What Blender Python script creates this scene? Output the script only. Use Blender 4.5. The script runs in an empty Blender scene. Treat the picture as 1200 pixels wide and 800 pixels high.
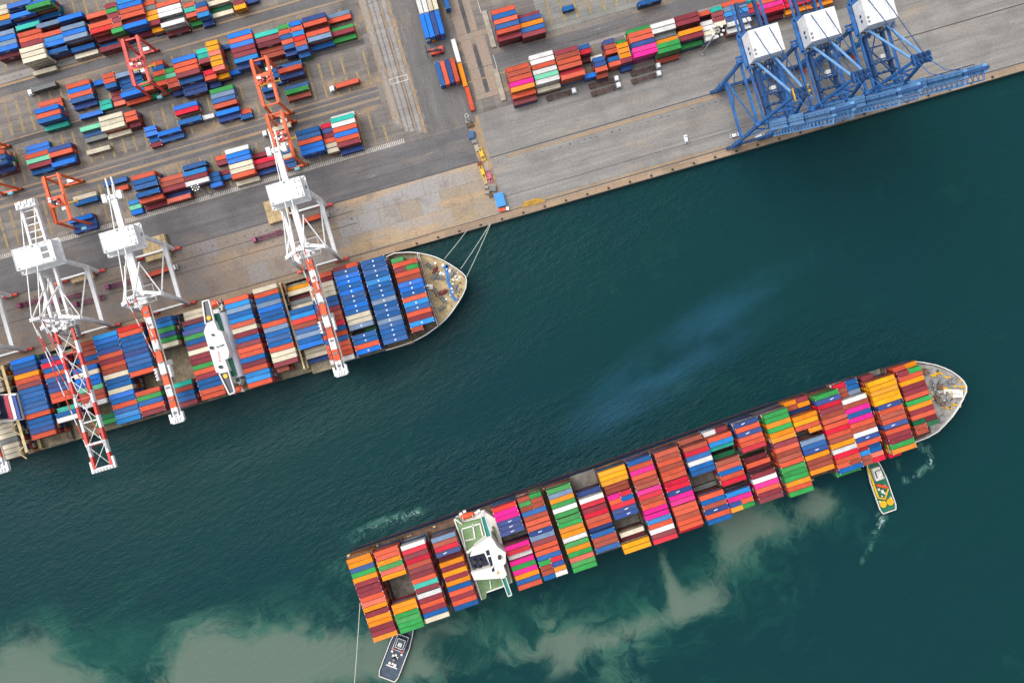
import bpy, bmesh, math, random
from mathutils import Vector, Matrix, noise
random.seed(7)
R = math.radians
SC = bpy.context.scene
COL = SC.collection
H = 430.0            # camera height above the quay surface
S0 = 0.44            # metres per photograph pixel on the quay surface

# ------------------------------------------------------------------ camera, sky, sun, exposure
cam_d = bpy.data.cameras.new('camera')
cam = bpy.data.objects.new('camera', cam_d); COL.objects.link(cam)
cam.location = (0, 0, H); cam.rotation_euler = (0, 0, 0)
cam_d.sensor_width = 36.0
cam_d.lens = 18.0 / ((600 * S0) / H)
cam_d.clip_start = 1.0; cam_d.clip_end = 20000.0
SC.camera = cam

world = bpy.data.worlds.new('World'); SC.world = world
world.use_nodes = True
wn = world.node_tree; wn.nodes.clear()
sky = wn.nodes.new('ShaderNodeTexSky'); sky.sky_type = 'NISHITA'; sky.sun_disc = False
SUN_EL, SUN_AZ = 58.0, 300.0
sky.sun_elevation = R(SUN_EL); sky.sun_rotation = R(SUN_AZ)
sky.air_density = 1.0; sky.dust_density = 3.0; sky.ozone_density = 1.0
hsv = wn.nodes.new('ShaderNodeHueSaturation'); hsv.inputs['Saturation'].default_value = 0.30   # cloud cover greys the sky
bg = wn.nodes.new('ShaderNodeBackground'); bg.inputs['Strength'].default_value = 0.15
wo = wn.nodes.new('ShaderNodeOutputWorld')
wn.links.new(sky.outputs[0], hsv.inputs['Color']); wn.links.new(hsv.outputs[0], bg.inputs['Color'])
wn.links.new(bg.outputs[0], wo.inputs['Surface'])
sun_d = bpy.data.lights.new('sun', 'SUN'); sun_d.energy = 0.9; sun_d.angle = R(50); sun_d.color = (1.0, 0.965, 0.92)
sun = bpy.data.objects.new('sun', sun_d); COL.objects.link(sun)
_d = Vector((math.sin(R(SUN_AZ)) * math.cos(R(SUN_EL)), math.cos(R(SUN_AZ)) * math.cos(R(SUN_EL)), math.sin(R(SUN_EL))))
sun.rotation_euler = _d.to_track_quat('Z', 'Y').to_euler()
SC.view_settings.view_transform = 'Standard'; SC.view_settings.look = 'None'
SC.view_settings.gamma = 1.0; SC.view_settings.use_curve_mapping = False
SC.view_settings.exposure = 0.78

# ------------------------------------------------------------------ measuring helpers
def P(px, py, z=0.0):
    k = S0 * (1 - z / H)
    return Vector(((px - 600) * k, (400 - py) * k, z))
class Frame:
    """A direction measured on the plan: u runs along it, v to its right."""
    def __init__(s, deg):
        s.deg = deg; s.c = math.cos(R(deg)); s.s = math.sin(R(deg))
        s.eu = Vector((s.c, s.s, 0)); s.ev = Vector((s.s, -s.c, 0))
    def xy(s, u, v): return s.c * u + s.s * v, -s.s * u + s.c * v
    def uv(s, x, y): return s.c * x - s.s * y, s.s * x + s.c * y
    def W(s, u, v, z=0.0):
        x, y = s.xy(u, v); return P(x, y, z)
QF = Frame(16.1)     # quay
YF = Frame(15.5)     # yard rows
SF = Frame(18.7)     # outbound ship

def srgb(c):
    out = []
    for v in c:
        v /= 255.0
        out.append(v / 12.92 if v <= 0.04045 else ((v + 0.055) / 1.055) ** 2.4)
    return out
def lin(*c, k=0.85):
    return tuple(max(0.004, v * k) for v in srgb(c)) + (1.0,)

# ------------------------------------------------------------------ materials
def nodes_of(name):
    m = bpy.data.materials.new(name); m.use_nodes = True
    nt = m.node_tree; b = nt.nodes['Principled BSDF']
    return m, nt, b
def N(nt, t, **kw):
    n = nt.nodes.new(t)
    for k, v in kw.items(): setattr(n, k, v)
    return n
def mixc(nt, a, b, f, mode='MIX'):
    n = N(nt, 'ShaderNodeMix', data_type='RGBA', blend_type=mode)
    for i, v in ((6, a), (7, b), (0, f)):
        if hasattr(v, 'is_linked') or hasattr(v, 'links'): nt.links.new(v, n.inputs[i])
        else: n.inputs[i].default_value = v
    return n.outputs[2]
def mathn(nt, op, a, b=0.0, clamp=False):
    n = N(nt, 'ShaderNodeMath', operation=op, use_clamp=clamp)
    for i, v in ((0, a), (1, b)):
        if hasattr(v, 'links'): nt.links.new(v, n.inputs[i])
        else: n.inputs[i].default_value = v
    return n.outputs[0]
def maprange(nt, v, a, b, c=0.0, d=1.0, smooth=True):
    n = N(nt, 'ShaderNodeMapRange'); n.interpolation_type = 'SMOOTHSTEP' if smooth else 'LINEAR'
    nt.links.new(v, n.inputs[0])
    for i, x in ((1, a), (2, b), (3, c), (4, d)): n.inputs[i].default_value = x
    return n.outputs[0]
def pos(nt, deg=0.0, scale=(1, 1, 1), obj=False):
    """Coordinates on the surface, turned so x runs along the given direction."""
    if obj:
        g = N(nt, 'ShaderNodeTexCoord').outputs['Object']
    else:
        g = N(nt, 'ShaderNodeNewGeometry').outputs['Position']
    r = N(nt, 'ShaderNodeVectorRotate', rotation_type='Z_AXIS'); nt.links.new(g, r.inputs['Vector'])
    r.inputs['Angle'].default_value = -R(deg)
    mp = N(nt, 'ShaderNodeVectorMath', operation='MULTIPLY'); nt.links.new(r.outputs[0], mp.inputs[0])
    mp.inputs[1].default_value = scale
    return mp.outputs[0]
def tnoise(nt, vec, scale, detail=4, rough=0.55):
    n = N(nt, 'ShaderNodeTexNoise'); nt.links.new(vec, n.inputs['Vector'])
    n.inputs['Scale'].default_value = scale; n.inputs['Detail'].default_value = detail; n.inputs['Roughness'].default_value = rough
    return n.outputs['Fac']
def bump(nt, b, h, strength, dist):
    n = N(nt, 'ShaderNodeBump'); n.inputs['Strength'].default_value = strength; n.inputs['Distance'].default_value = dist
    nt.links.new(h, n.inputs['Height']); nt.links.new(n.outputs[0], b.inputs['Normal'])
_MC = {}
def paint(name, rgb, rough=0.5, var=0.25, scale=0.5, rust=0.0, metal=0.0, k=0.85, obj=True):
    """Weathered paint or steel: uneven tone, some rust."""
    if name in _MC: return _MC[name]
    m, nt, b = nodes_of(name)
    v = pos(nt, obj=obj)
    n1 = tnoise(nt, v, scale, 5, 0.6)
    f = maprange(nt, n1, 0.3, 0.7, 1 - var, 1 + var * 0.4)
    c = mixc(nt, lin(*rgb, k=k), (0, 0, 0, 1), 0.0)
    g = N(nt, 'ShaderNodeCombineColor'); [nt.links.new(f, g.inputs[i]) for i in range(3)]
    c = mixc(nt, c, g.outputs[0], 1.0, 'MULTIPLY')
    if rust > 0:
        n2 = tnoise(nt, v, scale * 3.1, 6, 0.7)
        c = mixc(nt, c, lin(115, 66, 42), maprange(nt, n2, 0.66 - rust * 0.2, 0.78 - rust * 0.2, 0, 0.75))
    nt.links.new(c, b.inputs['Base Color'])
    b.inputs['Roughness'].default_value = rough; b.inputs['Metallic'].default_value = metal
    _MC[name] = m
    return m

def container_mat(name, single):
    m, nt, b = nodes_of(name)
    if single:
        oi = N(nt, 'ShaderNodeObjectInfo'); base = oi.outputs['Color']; rn = oi.outputs['Random']
        loc = N(nt, 'ShaderNodeTexCoord').outputs['Object']
    else:
        base = N(nt, 'ShaderNodeAttribute', attribute_name='paint').outputs['Color']
        rn = N(nt, 'ShaderNodeAttribute', attribute_name='chance').outputs['Fac']
        loc = N(nt, 'ShaderNodeAttribute', attribute_name='local').outputs['Vector']
    cast = N(nt, 'ShaderNodeAttribute', attribute_name='cast').outputs['Fac']
    off = N(nt, 'ShaderNodeVectorMath', operation='ADD'); nt.links.new(loc, off.inputs[0])
    rv = N(nt, 'ShaderNodeVectorMath', operation='SCALE'); rv.inputs[0].default_value = (370, 110, 50)
    nt.links.new(rn, rv.inputs['Scale']); nt.links.new(rv.outputs[0], off.inputs[1])
    st = N(nt, 'ShaderNodeVectorMath', operation='MULTIPLY'); nt.links.new(off.outputs[0], st.inputs[0]); st.inputs[1].default_value = (0.22, 1.3, 1.0)
    n1 = tnoise(nt, st.outputs[0], 0.9, 5, 0.65)
    tone = maprange(nt, n1, 0.3, 0.72, 0.84, 1.10)
    per = maprange(nt, rn, 0, 1, 0.70, 1.02, smooth=False)
    # roof panels welded up of sheets that have faded differently
    wn_ = N(nt, 'ShaderNodeTexWhiteNoise', noise_dimensions='1D')
    sx = N(nt, 'ShaderNodeSeparateXYZ'); nt.links.new(off.outputs[0], sx.inputs[0])
    nt.links.new(mathn(nt, 'FLOOR', mathn(nt, 'MULTIPLY', sx.outputs[0], 0.45)), wn_.inputs['W'])
    tone = mathn(nt, 'MULTIPLY', mathn(nt, 'MULTIPLY', tone, per), maprange(nt, wn_.outputs['Value'], 0, 1, 0.93, 1.05, smooth=False))
    g = N(nt, 'ShaderNodeCombineColor'); [nt.links.new(tone, g.inputs[i]) for i in range(3)]
    c = mixc(nt, base, g.outputs[0], 1.0, 'MULTIPLY')
    # sun-faded to a chalky tone, box by box
    r2 = mathn(nt, 'FRACT', mathn(nt, 'MULTIPLY', rn, 17.3))
    c = mixc(nt, c, lin(170, 150, 140), maprange(nt, r2, 0.55, 1.0, 0.0, 0.10, smooth=False))
    n3 = tnoise(nt, off.outputs[0], 0.45, 4, 0.65)
    c = mixc(nt, c, lin(176, 170, 160), maprange(nt, n3, 0.55, 0.8, 0.0, 0.08))
    n2 = tnoise(nt, off.outputs[0], 1.2, 6, 0.75)
    c = mixc(nt, c, lin(112, 66, 46), maprange(nt, n2, 0.61, 0.74, 0, 0.6))
    # grime and rust along the top rails, also painting in shade between rows
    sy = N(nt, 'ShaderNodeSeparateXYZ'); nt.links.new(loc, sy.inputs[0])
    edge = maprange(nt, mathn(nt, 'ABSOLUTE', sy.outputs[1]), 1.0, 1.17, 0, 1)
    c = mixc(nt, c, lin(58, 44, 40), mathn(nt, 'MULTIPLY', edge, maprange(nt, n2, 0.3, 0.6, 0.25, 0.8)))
    pale = mathn(nt, 'MULTIPLY', cast, mathn(nt, 'GREATER_THAN', mathn(nt, 'FRACT', mathn(nt, 'MULTIPLY', rn, 7.7)), 0.72))
    c = mixc(nt, c, lin(226, 224, 218), pale)
    nt.links.new(c, b.inputs['Base Color']); b.inputs['Roughness'].default_value = 0.58; b.inputs['Specular IOR Level'].default_value = 0.22
    return m
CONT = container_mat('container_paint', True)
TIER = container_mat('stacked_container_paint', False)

WHITE = paint('white_crane_paint', (238, 238, 236), 0.5, 0.16, 0.3, rust=0.2)
WHITE2 = paint('white_ship_paint', (240, 236, 228), 0.5, 0.10, 0.2, rust=0.08)
ORANGE = paint('orange_boom_paint', (240, 88, 30), 0.5, 0.14, 0.3)
REDP = paint('red_boom_paint', (226, 72, 58), 0.5, 0.14, 0.3)
BLUE = paint('blue_crane_paint', (44, 108, 176), 0.5, 0.35, 0.3, rust=0.1)
BLUEL = paint('pale_blue_crane_paint', (112, 164, 216), 0.45, 0.2, 0.22)
BLUED = paint('dark_blue_crane_paint', (28, 72, 122), 0.5, 0.3, 0.3)
RTGO = paint('orange_gantry_paint', (232, 96, 30), 0.5, 0.2, 0.4, rust=0.05)
RTGR = paint('red_gantry_paint', (216, 74, 66), 0.5, 0.2, 0.4, rust=0.05)
DARK = paint('dark_steel', (46, 46, 50), 0.6, 0.3, 0.5)
GREY = paint('grey_steel', (138, 138, 136), 0.6, 0.3, 0.4, rust=0.15)
RUSTY = paint('rusty_deck_steel', (112, 86, 68), 0.8, 0.45, 0.35, rust=0.5)
NAVY = paint('navy_hull_paint', (26, 40, 66), 0.45, 0.25, 0.15, rust=0.1)
BOOT = paint('red_boot_paint', (128, 50, 46), 0.6, 0.3, 0.2, rust=0.2)
TAN = paint('tan_deck_paint', (196, 172, 128), 0.8, 0.35, 0.3, rust=0.5)
GREYDECK = paint('grey_deck_paint', (160, 156, 150), 0.75, 0.35, 0.3, rust=0.42)
HATCH = paint('hatch_cover_paint', (118, 112, 104), 0.75, 0.4, 0.35, rust=0.5)
HATCHT = paint('sandy_hatch_cover_paint', (150, 138, 112), 0.8, 0.4, 0.4, rust=0.45)
GREEND = paint('green_deck_paint', (122, 152, 106), 0.75, 0.2, 0.4, rust=0.1)
TEAL = paint('teal_deck_paint', (20, 138, 132), 0.6, 0.15, 0.4)
GREENS = paint('green_stripe_paint', (20, 112, 82), 0.6, 0.15, 0.4)
GLASSD = paint('dark_glass', (28, 36, 62), 0.12, 0.2, 0.3)
LIFEB = paint('orange_lifeboat_paint', (238, 84, 30), 0.4, 0.1, 0.4)
YELLOW = paint('yellow_paint', (240, 186, 22), 0.5, 0.2, 0.4)
YELT = paint('buff_lashing_paint', (222, 200, 148), 0.7, 0.25, 0.5, rust=0.3)
PINKP = paint('purple_tractor_paint', (150, 62, 106), 0.5, 0.2, 0.6)
RUBBER = paint('black_rubber', (26, 26, 28), 0.8, 0.2, 0.5)
CONC = paint('concrete_block', (170, 162, 146), 0.9, 0.25, 0.4, obj=False)
ROPE = paint('pale_rope', (196, 196, 184), 0.8, 0.1, 0.5)
CARW = paint('white_car_paint', (236, 238, 240), 0.25, 0.05, 0.5)
TRAIL = paint('brown_trailer_steel', (92, 62, 54), 0.7, 0.35, 0.6, rust=0.4)
BUOYB = paint('blue_bollard_paint', (44, 96, 150), 0.5, 0.2, 0.6)
MAGE = paint('pink_paint', (206, 92, 120), 0.5, 0.2, 0.5)
SITEB = paint('light_blue_cabin_paint', (56, 150, 226), 0.5, 0.15, 0.4)

# ------------------------------------------------------------------ mesh helpers
def box(bm, x0, x1, y0, y1, z0, z1, mi=0, taper=0.0):
    t = taper
    vs = [bm.verts.new(p) for p in ((x0, y0, z0), (x1, y0, z0), (x1, y1, z0), (x0, y1, z0),
          (x0 + t, y0 + t, z1), (x1 - t, y0 + t, z1), (x1 - t, y1 - t, z1), (x0 + t, y1 - t, z1))]
    for f in ((3, 2, 1, 0), (4, 5, 6, 7), (0, 1, 5, 4), (1, 2, 6, 5), (2, 3, 7, 6), (3, 0, 4, 7)):
        bm.faces.new([vs[i] for i in f]).material_index = mi
def bar(bm, a, b, w, h=None, mi=0, round_=0):
    """A beam from a to b: w wide, h deep, or a round pipe."""
    a, b = Vector(a), Vector(b); h = w if h is None else h
    d = (b - a)
    if d.length < 1e-6: return
    d.normalize()
    up = Vector((0, 0, 1)) if abs(d.z) < 0.97 else Vector((0, 1, 0))
    sx = d.cross(up).normalized(); sy = sx.cross(d).normalized()
    if round_:
        ring = [(math.cos(2 * math.pi * i / round_) * w / 2, math.sin(2 * math.pi * i / round_) * w / 2) for i in range(round_)]
    else:
        ring = [(-w / 2, -h / 2), (w / 2, -h / 2), (w / 2, h / 2), (-w / 2, h / 2)]
    A = [bm.verts.new(a + sx * p + sy * q) for p, q in ring]
    B = [bm.verts.new(b + sx * p + sy * q) for p, q in ring]
    n = len(ring)
    for i in range(n):
        bm.faces.new((A[i], A[(i + 1) % n], B[(i + 1) % n], B[i])).material_index = mi
    bm.faces.new(list(reversed(A))).material_index = mi; bm.faces.new(B).material_index = mi
def prism(bm, pts, z0, z1, mi=0, top=None, cap0=True):
    """An outline with a thickness; top = another outline for a flared side."""
    pts = [Vector((p[0], p[1])) for p in pts]
    tp = [Vector((p[0], p[1])) for p in (top or pts)]
    ar = sum(pts[i].x * pts[(i + 1) % len(pts)].y - pts[(i + 1) % len(pts)].x * pts[i].y for i in range(len(pts)))
    if ar < 0: pts.reverse(); tp.reverse()
    A = [bm.verts.new((p.x, p.y, z0)) for p in pts]; B = [bm.verts.new((p.x, p.y, z1)) for p in tp]
    n = len(pts)
    for i in range(n): bm.faces.new((A[i], A[(i + 1) % n], B[(i + 1) % n], B[i])).material_index = mi
    if cap0: bm.faces.new(list(reversed(A))).material_index = mi
    bm.faces.new(B).material_index = mi
def disc(bm, x, y, z0, z1, r, n=16, mi=0, r2=None):
    r2 = r if r2 is None else r2
    prism(bm, [(x + r * math.cos(2 * math.pi * i / n), y + r * math.sin(2 * math.pi * i / n)) for i in range(n)], z0, z1, mi,
          [(x + r2 * math.cos(2 * math.pi * i / n), y + r2 * math.sin(2 * math.pi * i / n)) for i in range(n)])
def obj(name, bm, mats, parent=None, loc=None, smooth=False):
    me = bpy.data.meshes.new(name)
    bmesh.ops.recalc_face_normals(bm, faces=bm.faces)
    bm.to_mesh(me); bm.free()
    for m in (mats if isinstance(mats, (list, tuple)) else [mats]): me.materials.append(m)
    if smooth:
        for p in me.polygons: p.use_smooth = True
    o = bpy.data.objects.new(name, me); COL.objects.link(o)
    if parent: o.parent = parent
    if loc is not None: o.location = loc
    return o
def tag(o, label=None, cat=None, group=None, kind=None):
    if label: o['label'] = label
    if cat: o['category'] = cat
    if group: o['group'] = group
    if kind: o['kind'] = kind
    return o
def thing(name, label, cat, loc=(0, 0, 0), rz=0.0, group=None):
    o = bpy.data.objects.new(name, None); COL.objects.link(o)
    o.location = loc; o.rotation_euler = (0, 0, rz); o.empty_display_size = 2
    return tag(o, label, cat, group)
def copy_tree(o, parent=None):
    c = o.copy(); COL.objects.link(c); c.parent = parent
    for ch in [x for x in COL.objects if x.parent == o]: copy_tree(ch, c)
    return c
NB = bmesh.new
def parts(name, shapes, m, parent):
    """Several like pieces, each a part of its own; shapes = functions that fill a bmesh."""
    out = []
    for f in shapes:
        bm = NB(); f(bm); out.append(obj(name, bm, m, parent))
    return out
_UB = {}
def block(name, p, sx, sy, sz, m, parent, rz=0.0):
    """A small bevelled housing, one part; shares its mesh with the others."""
    key = m.name
    if key not in _UB:
        bm = NB(); box(bm, -1, 1, -1, 1, 0, .86); box(bm, -.86, .86, -.86, .86, .84, 1.0, 0, .06); box(bm, -.3, .3, -1.08, 1.08, .3, .6)
        me = bpy.data.meshes.new(name); bm.to_mesh(me); bm.free(); me.materials.append(m); _UB[key] = me
    o = bpy.data.objects.new(name, _UB[key]); COL.objects.link(o); o.parent = parent
    o.location = p; o.scale = (sx, sy, sz); o.rotation_euler.z = rz; return o
def wheels(name, spots, dia, half, m, parent):
    """Wheels lying along y, sharing one mesh."""
    key = (name, dia, half, m.name)
    if key not in _UB:
        bm = NB(); bar(bm, (0, -half, 0), (0, half, 0), dia, round_=14); bar(bm, (0, -half - .03, 0), (0, half + .03, 0), dia * .45, round_=10)
        me = bpy.data.meshes.new(name); bmesh.ops.recalc_face_normals(bm, faces=bm.faces); bm.to_mesh(me); bm.free(); me.materials.append(m); _UB[key] = me
    for p in spots:
        o = bpy.data.objects.new(name, _UB[key]); COL.objects.link(o); o.parent = parent; o.location = p

# ------------------------------------------------------------------ ground, quay, water
def asphalt(name, c1, c2, deg=15.8, streak=0.5, tanmix=0.0, slab=None, dim=0.86):
    c1 = [x * dim for x in c1]; c2 = [x * dim for x in c2]
    m, nt, b = nodes_of(name)
    n1 = tnoise(nt, pos(nt, deg, (0.018, 0.28, 1)), 1.0, 6, 0.65)      # tyre wear along the lanes
    n2 = tnoise(nt, pos(nt), 0.06, 5, 0.6)
    n3 = tnoise(nt, pos(nt), 0.9, 4, 0.6)
    c = mixc(nt, lin(*c1, k=1), lin(*c2, k=1), maprange(nt, n1, 0.35, 0.68, 0, 1))
    c = mixc(nt, c, lin(*[x * 0.78 for x in c1], k=1), maprange(nt, n2, 0.45, 0.7, 0, streak))
    if tanmix:
        n5 = tnoise(nt, pos(nt, deg, (0.03, 0.09, 1)), 1.0, 5, 0.6)
        c = mixc(nt, c, lin(176, 146, 110, k=1), maprange(nt, n5, 0.52, 0.7, 0, tanmix))
    if slab:
        br = N(nt, 'ShaderNodeTexBrick'); nt.links.new(pos(nt, deg), br.inputs['Vector'])
        br.offset = 0.0; br.inputs['Scale'].default_value = 1.0
        br.inputs['Brick Width'].default_value = slab[0]; br.inputs['Row Height'].default_value = slab[1]
        br.inputs['Mortar Size'].default_value = 0.08; br.inputs['Bias'].default_value = 0
        br.inputs['Color1'].default_value = (0.82, 0.82, 0.82, 1); br.inputs['Color2'].default_value = (1.08, 1.06, 1.04, 1); br.inputs['Mortar'].default_value = (0.62, 0.60, 0.58, 1)
        c = mixc(nt, c, br.outputs['Color'], 1.0, 'MULTIPLY')
    f = maprange(nt, n3, 0.3, 0.7, 0.86, 1.08)
    g = N(nt, 'ShaderNodeCombineColor'); [nt.links.new(f, g.inputs[i]) for i in range(3)]
    c = mixc(nt, c, g.outputs[0], 1.0, 'MULTIPLY')
    n6 = tnoise(nt, pos(nt, deg, (0.008, 0.75, 1)), 1.0, 4, 0.7)     # tyre marks
    c = mixc(nt, c, lin(*[x * 0.62 for x in c1], k=1), maprange(nt, n6, 0.56, 0.72, 0, 0.5))
    n7 = tnoise(nt, pos(nt, deg, (0.05, 0.3, 1)), 1.0, 6, 0.7)
    c = mixc(nt, c, lin(172, 158, 138, k=1), maprange(nt, n7, 0.6, 0.74, 0, 0.35))
    n4 = tnoise(nt, pos(nt), 0.33, 3, 0.5)
    c = mixc(nt, c, lin(70, 66, 64, k=1), maprange(nt, n4, 0.70, 0.76, 0, 0.6))   # oil spots
    nt.links.new(c, b.inputs['Base Color']); b.inputs['Roughness'].default_value = 0.85
    return m
M_YARD = asphalt('yard_asphalt', (122, 116, 112), (150, 142, 134), tanmix=0.5, slab=(6.2, 6.2))
M_ROAD = asphalt('road_asphalt', (106, 104, 105), (124, 120, 120), tanmix=0.1)
M_APRON = asphalt('apron_concrete', (140, 137, 133), (164, 159, 152), tanmix=0.2, streak=0.4)
M_SLOT = asphalt('slot_concrete', (150, 150, 144), (160, 158, 150), tanmix=0.25, slab=(14, 2.7))
M_RUNWAY = asphalt('runway_concrete', (156, 150, 146), (172, 166, 160), tanmix=0.15, streak=0.4)
M_LANE = asphalt('sandy_lane', (186, 154, 116), (146, 136, 124), tanmix=0.0, streak=0.5)
M_NS = asphalt('cross_road_asphalt', (112, 109, 108), (128, 124, 122), deg=105.8, tanmix=0.15)
M_PAD = asphalt('pad_tan', (172, 150, 132), (158, 146, 134), deg=105.8, tanmix=0.3, streak=0.3)
M_DARK = asphalt('dark_strip', (84, 80, 80), (104, 98, 96), tanmix=0.05)
def tan_quay():
    m, nt, b = nodes_of('quay_patchwork_concrete')
    br = N(nt, 'ShaderNodeTexBrick'); nt.links.new(pos(nt, 16.1), br.inputs['Vector'])
    br.offset = 0.35; br.offset_frequency = 2
    br.inputs['Scale'].default_value = 1.0; br.inputs['Brick Width'].default_value = 11.0; br.inputs['Row Height'].default_value = 9.4
    br.inputs['Mortar Size'].default_value = 0.1; br.inputs['Bias'].default_value = -0.15
    br.inputs['Color1'].default_value = lin(146, 130, 108, k=1); br.inputs['Color2'].default_value = lin(150, 150, 152, k=1); br.inputs['Mortar'].default_value = lin(128, 112, 98, k=1)
    n1 = tnoise(nt, pos(nt, 16.1, (0.012, 0.1, 1)), 1.0, 5, 0.6)
    c = mixc(nt, br.outputs['Color'], lin(178, 148, 108, k=1), maprange(nt, n1, 0.46, 0.66, 0, 0.7))
    n2 = tnoise(nt, pos(nt), 0.09, 5, 0.65)
    c = mixc(nt, c, lin(120, 106, 98, k=1), maprange(nt, n2, 0.5, 0.72, 0, 0.75))
    # darker stained stretch towards the left-hand cranes
    g = N(nt, 'ShaderNodeSeparateXYZ'); nt.links.new(pos(nt, 16.1), g.inputs[0])
    c = mixc(nt, c, lin(112, 102, 98, k=1), maprange(nt, g.outputs[0], -50, -150, 0, 0.65))
    n3 = tnoise(nt, pos(nt), 0.8, 5, 0.65)
    f = maprange(nt, n3, 0.3, 0.7, 0.82, 1.1); gg = N(nt, 'ShaderNodeCombineColor'); [nt.links.new(f, gg.inputs[i]) for i in range(3)]
    c = mixc(nt, c, gg.outputs[0], 1.0, 'MULTIPLY')
    nt.links.new(c, b.inputs['Base Color']); b.inputs['Roughness'].default_value = 0.9
    return m
M_QUAY = tan_quay()
M_EDGE = asphalt('quay_edge_concrete', (186, 158, 128), (170, 150, 130), tanmix=0.3, streak=0.4, slab=(9, 4))
M_LINE = paint('white_line_paint', (206, 200, 190), 0.8, 0.3, 0.5, obj=False)
M_RAIL = paint('rail_steel', (70, 62, 58), 0.6, 0.3, 0.5, obj=False)
M_STRIP = asphalt('sand_paver_strip', (184, 160, 116), (160, 140, 106), deg=105.5, tanmix=0.0, streak=0.4, slab=(2.7, 1.2))

VQ = 412.0          # the quay edge on the plan
def struct(name, bm, m):
    return tag(obj(name, bm, m), kind='structure')
def sheet(name, rects, z, m, F=QF):
    bm = NB()
    for r in rects:
        if len(r) == 4 and not hasattr(r[0], '__len__'):
            u0, v0, u1, v1 = r; pts = [(u0, v0), (u1, v0), (u1, v1), (u0, v1)]
        else: pts = r
        bm.faces.new([bm.verts.new(F.W(u, v) + Vector((0, 0, z))) for u, v in pts])
    return struct(name, bm, m)
bm = NB()
q = [QF.W(-6000, VQ), QF.W(7000, VQ), QF.W(7000, -6000), QF.W(-6000, -6000)]
prism(bm, [(p.x, p.y) for p in q], -9.0, 0.0)
struct('ground', bm, M_YARD)
# right-hand concrete apron, tan quay on the left, roads, runways
sheet('quay_apron', [(497, 284, 3000, 403.0)], 0.004, M_APRON)
sheet('quay_apron', [(-3000, 338.5, 496.5, 403.0)], 0.004, M_QUAY)
sheet('quay_edge', [(-3000, 403.2, 3000, VQ - 0.1)], 0.006, M_EDGE)
sheet('road', [(-3000, 293, 494, 338)], 0.004, M_ROAD)
sheet('road', [(-3000, 219, 396, 240)], 0.004, M_ROAD)
sheet('road', [(-3000, 96, 396, 113)], 0.004, M_ROAD)
sheet('road', [(-3000, 161, 396, 168)], 0.004, M_DARK)
sheet('road', [(500, 222, 3000, 240)], 0.004, M_ROAD)
sheet('road', [(440, -3000, 496, 292)], 0.004, M_NS)
sheet('runway', [(-60, 86, 258, 95)], 0.008, M_RUNWAY)
sheet('runway', [(590, 239, 1100, 243)], 0.008, M_RUNWAY)
sheet('sandy_lane', [(-3000, 96.5, 396, 98.8), (-3000, 110.2, 396, 112.6), (-3000, 217.6, 396, 219.6), (-3000, 232, 396, 235.2), (-3000, 224.0, 396, 225.6),
                     (-3000, 161.0, 390, 162.0), (520, 339, 780, 342.6), (500, 244, 590, 246), (497, 399.5, 900, 402.0)], 0.012, M_LANE)
sheet('sandy_lane', [(403, -300, 405.5, 268), (409.5, -300, 411.5, 275), (434, -300, 437.5, 288), (425.5, -300, 427, 284)], 0.016, M_LANE)
sheet('runway', [(405.5, -300, 409.5, 270), (413.5, -300, 417.5, 280), (419, -300, 423.5, 282), (428.5, -300, 433, 286)], 0.016, M_RUNWAY)
sheet('dirt_strip', [(486, 292, 496.4, 337.5), (496.6, 285, 500.5, 398)], 0.020, M_LANE)
sheet('concrete_pad', [(503, 118, 515, 189), (520, 118, 528, 189), (505, 197, 516.5, 262), (522, 197, 534, 262), (503, 190, 540, 196), (504, 262.5, 545, 268)], 0.008, M_PAD)
sheet('dark_pad', [(515, 120, 519.5, 190), (517, 204, 521.5, 262)], 0.010, M_DARK)
sheet('container_slots', [(600, 150, 880, 214)], 0.006, M_SLOT)
# crane rails let into the quay
sheet('crane_rail', [(-3000, 336.6, 495, 337.4), (497, 336.4, 3000, 337.6), (-3000, 402.6, 3000, 403.6), (-3000, 352.0, 330, 352.8), (-3000, 366.5, 330, 367.2), (497, 385, 900, 385.6)], 0.018, M_RAIL)
# white ticked line along the road, gutter covers on the lanes
bm = NB()
def quad(bm, F, u0, v0, u1, v1, z):
    bm.faces.new([bm.verts.new(F.W(u, v) + Vector((0, 0, z))) for u, v in ((u0, v0), (u1, v0), (u1, v1), (u0, v1))])
u = -120.0
while u < 410:
    quad(bm, QF, u, 287.2, u + 1.1, 291.4, 0.02); u += 2.2
quad(bm, QF, -120, 291.6, 410, 292.1, 0.02)
for (ua, va, ub, vb) in ((412, 216, 434, 216.8), (412, 222, 434, 222.8), (412, 216.8, 412.8, 222), (433.2, 216.8, 434, 222), (421, 216.8, 421.8, 222), (416, 275, 420, 275.8), (537, 150, 537.7, 172), (537, 222, 537.7, 276)):
    quad(bm, QF, ua, va, ub, vb, 0.03)
struct('road_marking', bm, M_LINE)
bm = NB()
for v0, ua, ub, st in ((98.9, -60, 396, 6.5), (90.5, -55, 255, 9), (166, -80, 390, 11), (229.0, -80, 390, 8), (277.5, 60, 390, 5.5), (345.5, -100, 330, 10), (360, -100, 330, 10),
                       (232, 505, 720, 4.0), (347, 560, 900, 9), (215.5, 690, 900, 7)):
    u = ua
    while u < ub:
        if random.random() < 0.8: quad(bm, QF, u, v0 + random.uniform(-.4, .4), u + random.uniform(1.2, 3.0), v0 + random.uniform(0.7, 1.5), 0.024)
        u += st * random.uniform(0.7, 1.3)
struct('drain_cover', bm, M_DARK)
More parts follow.
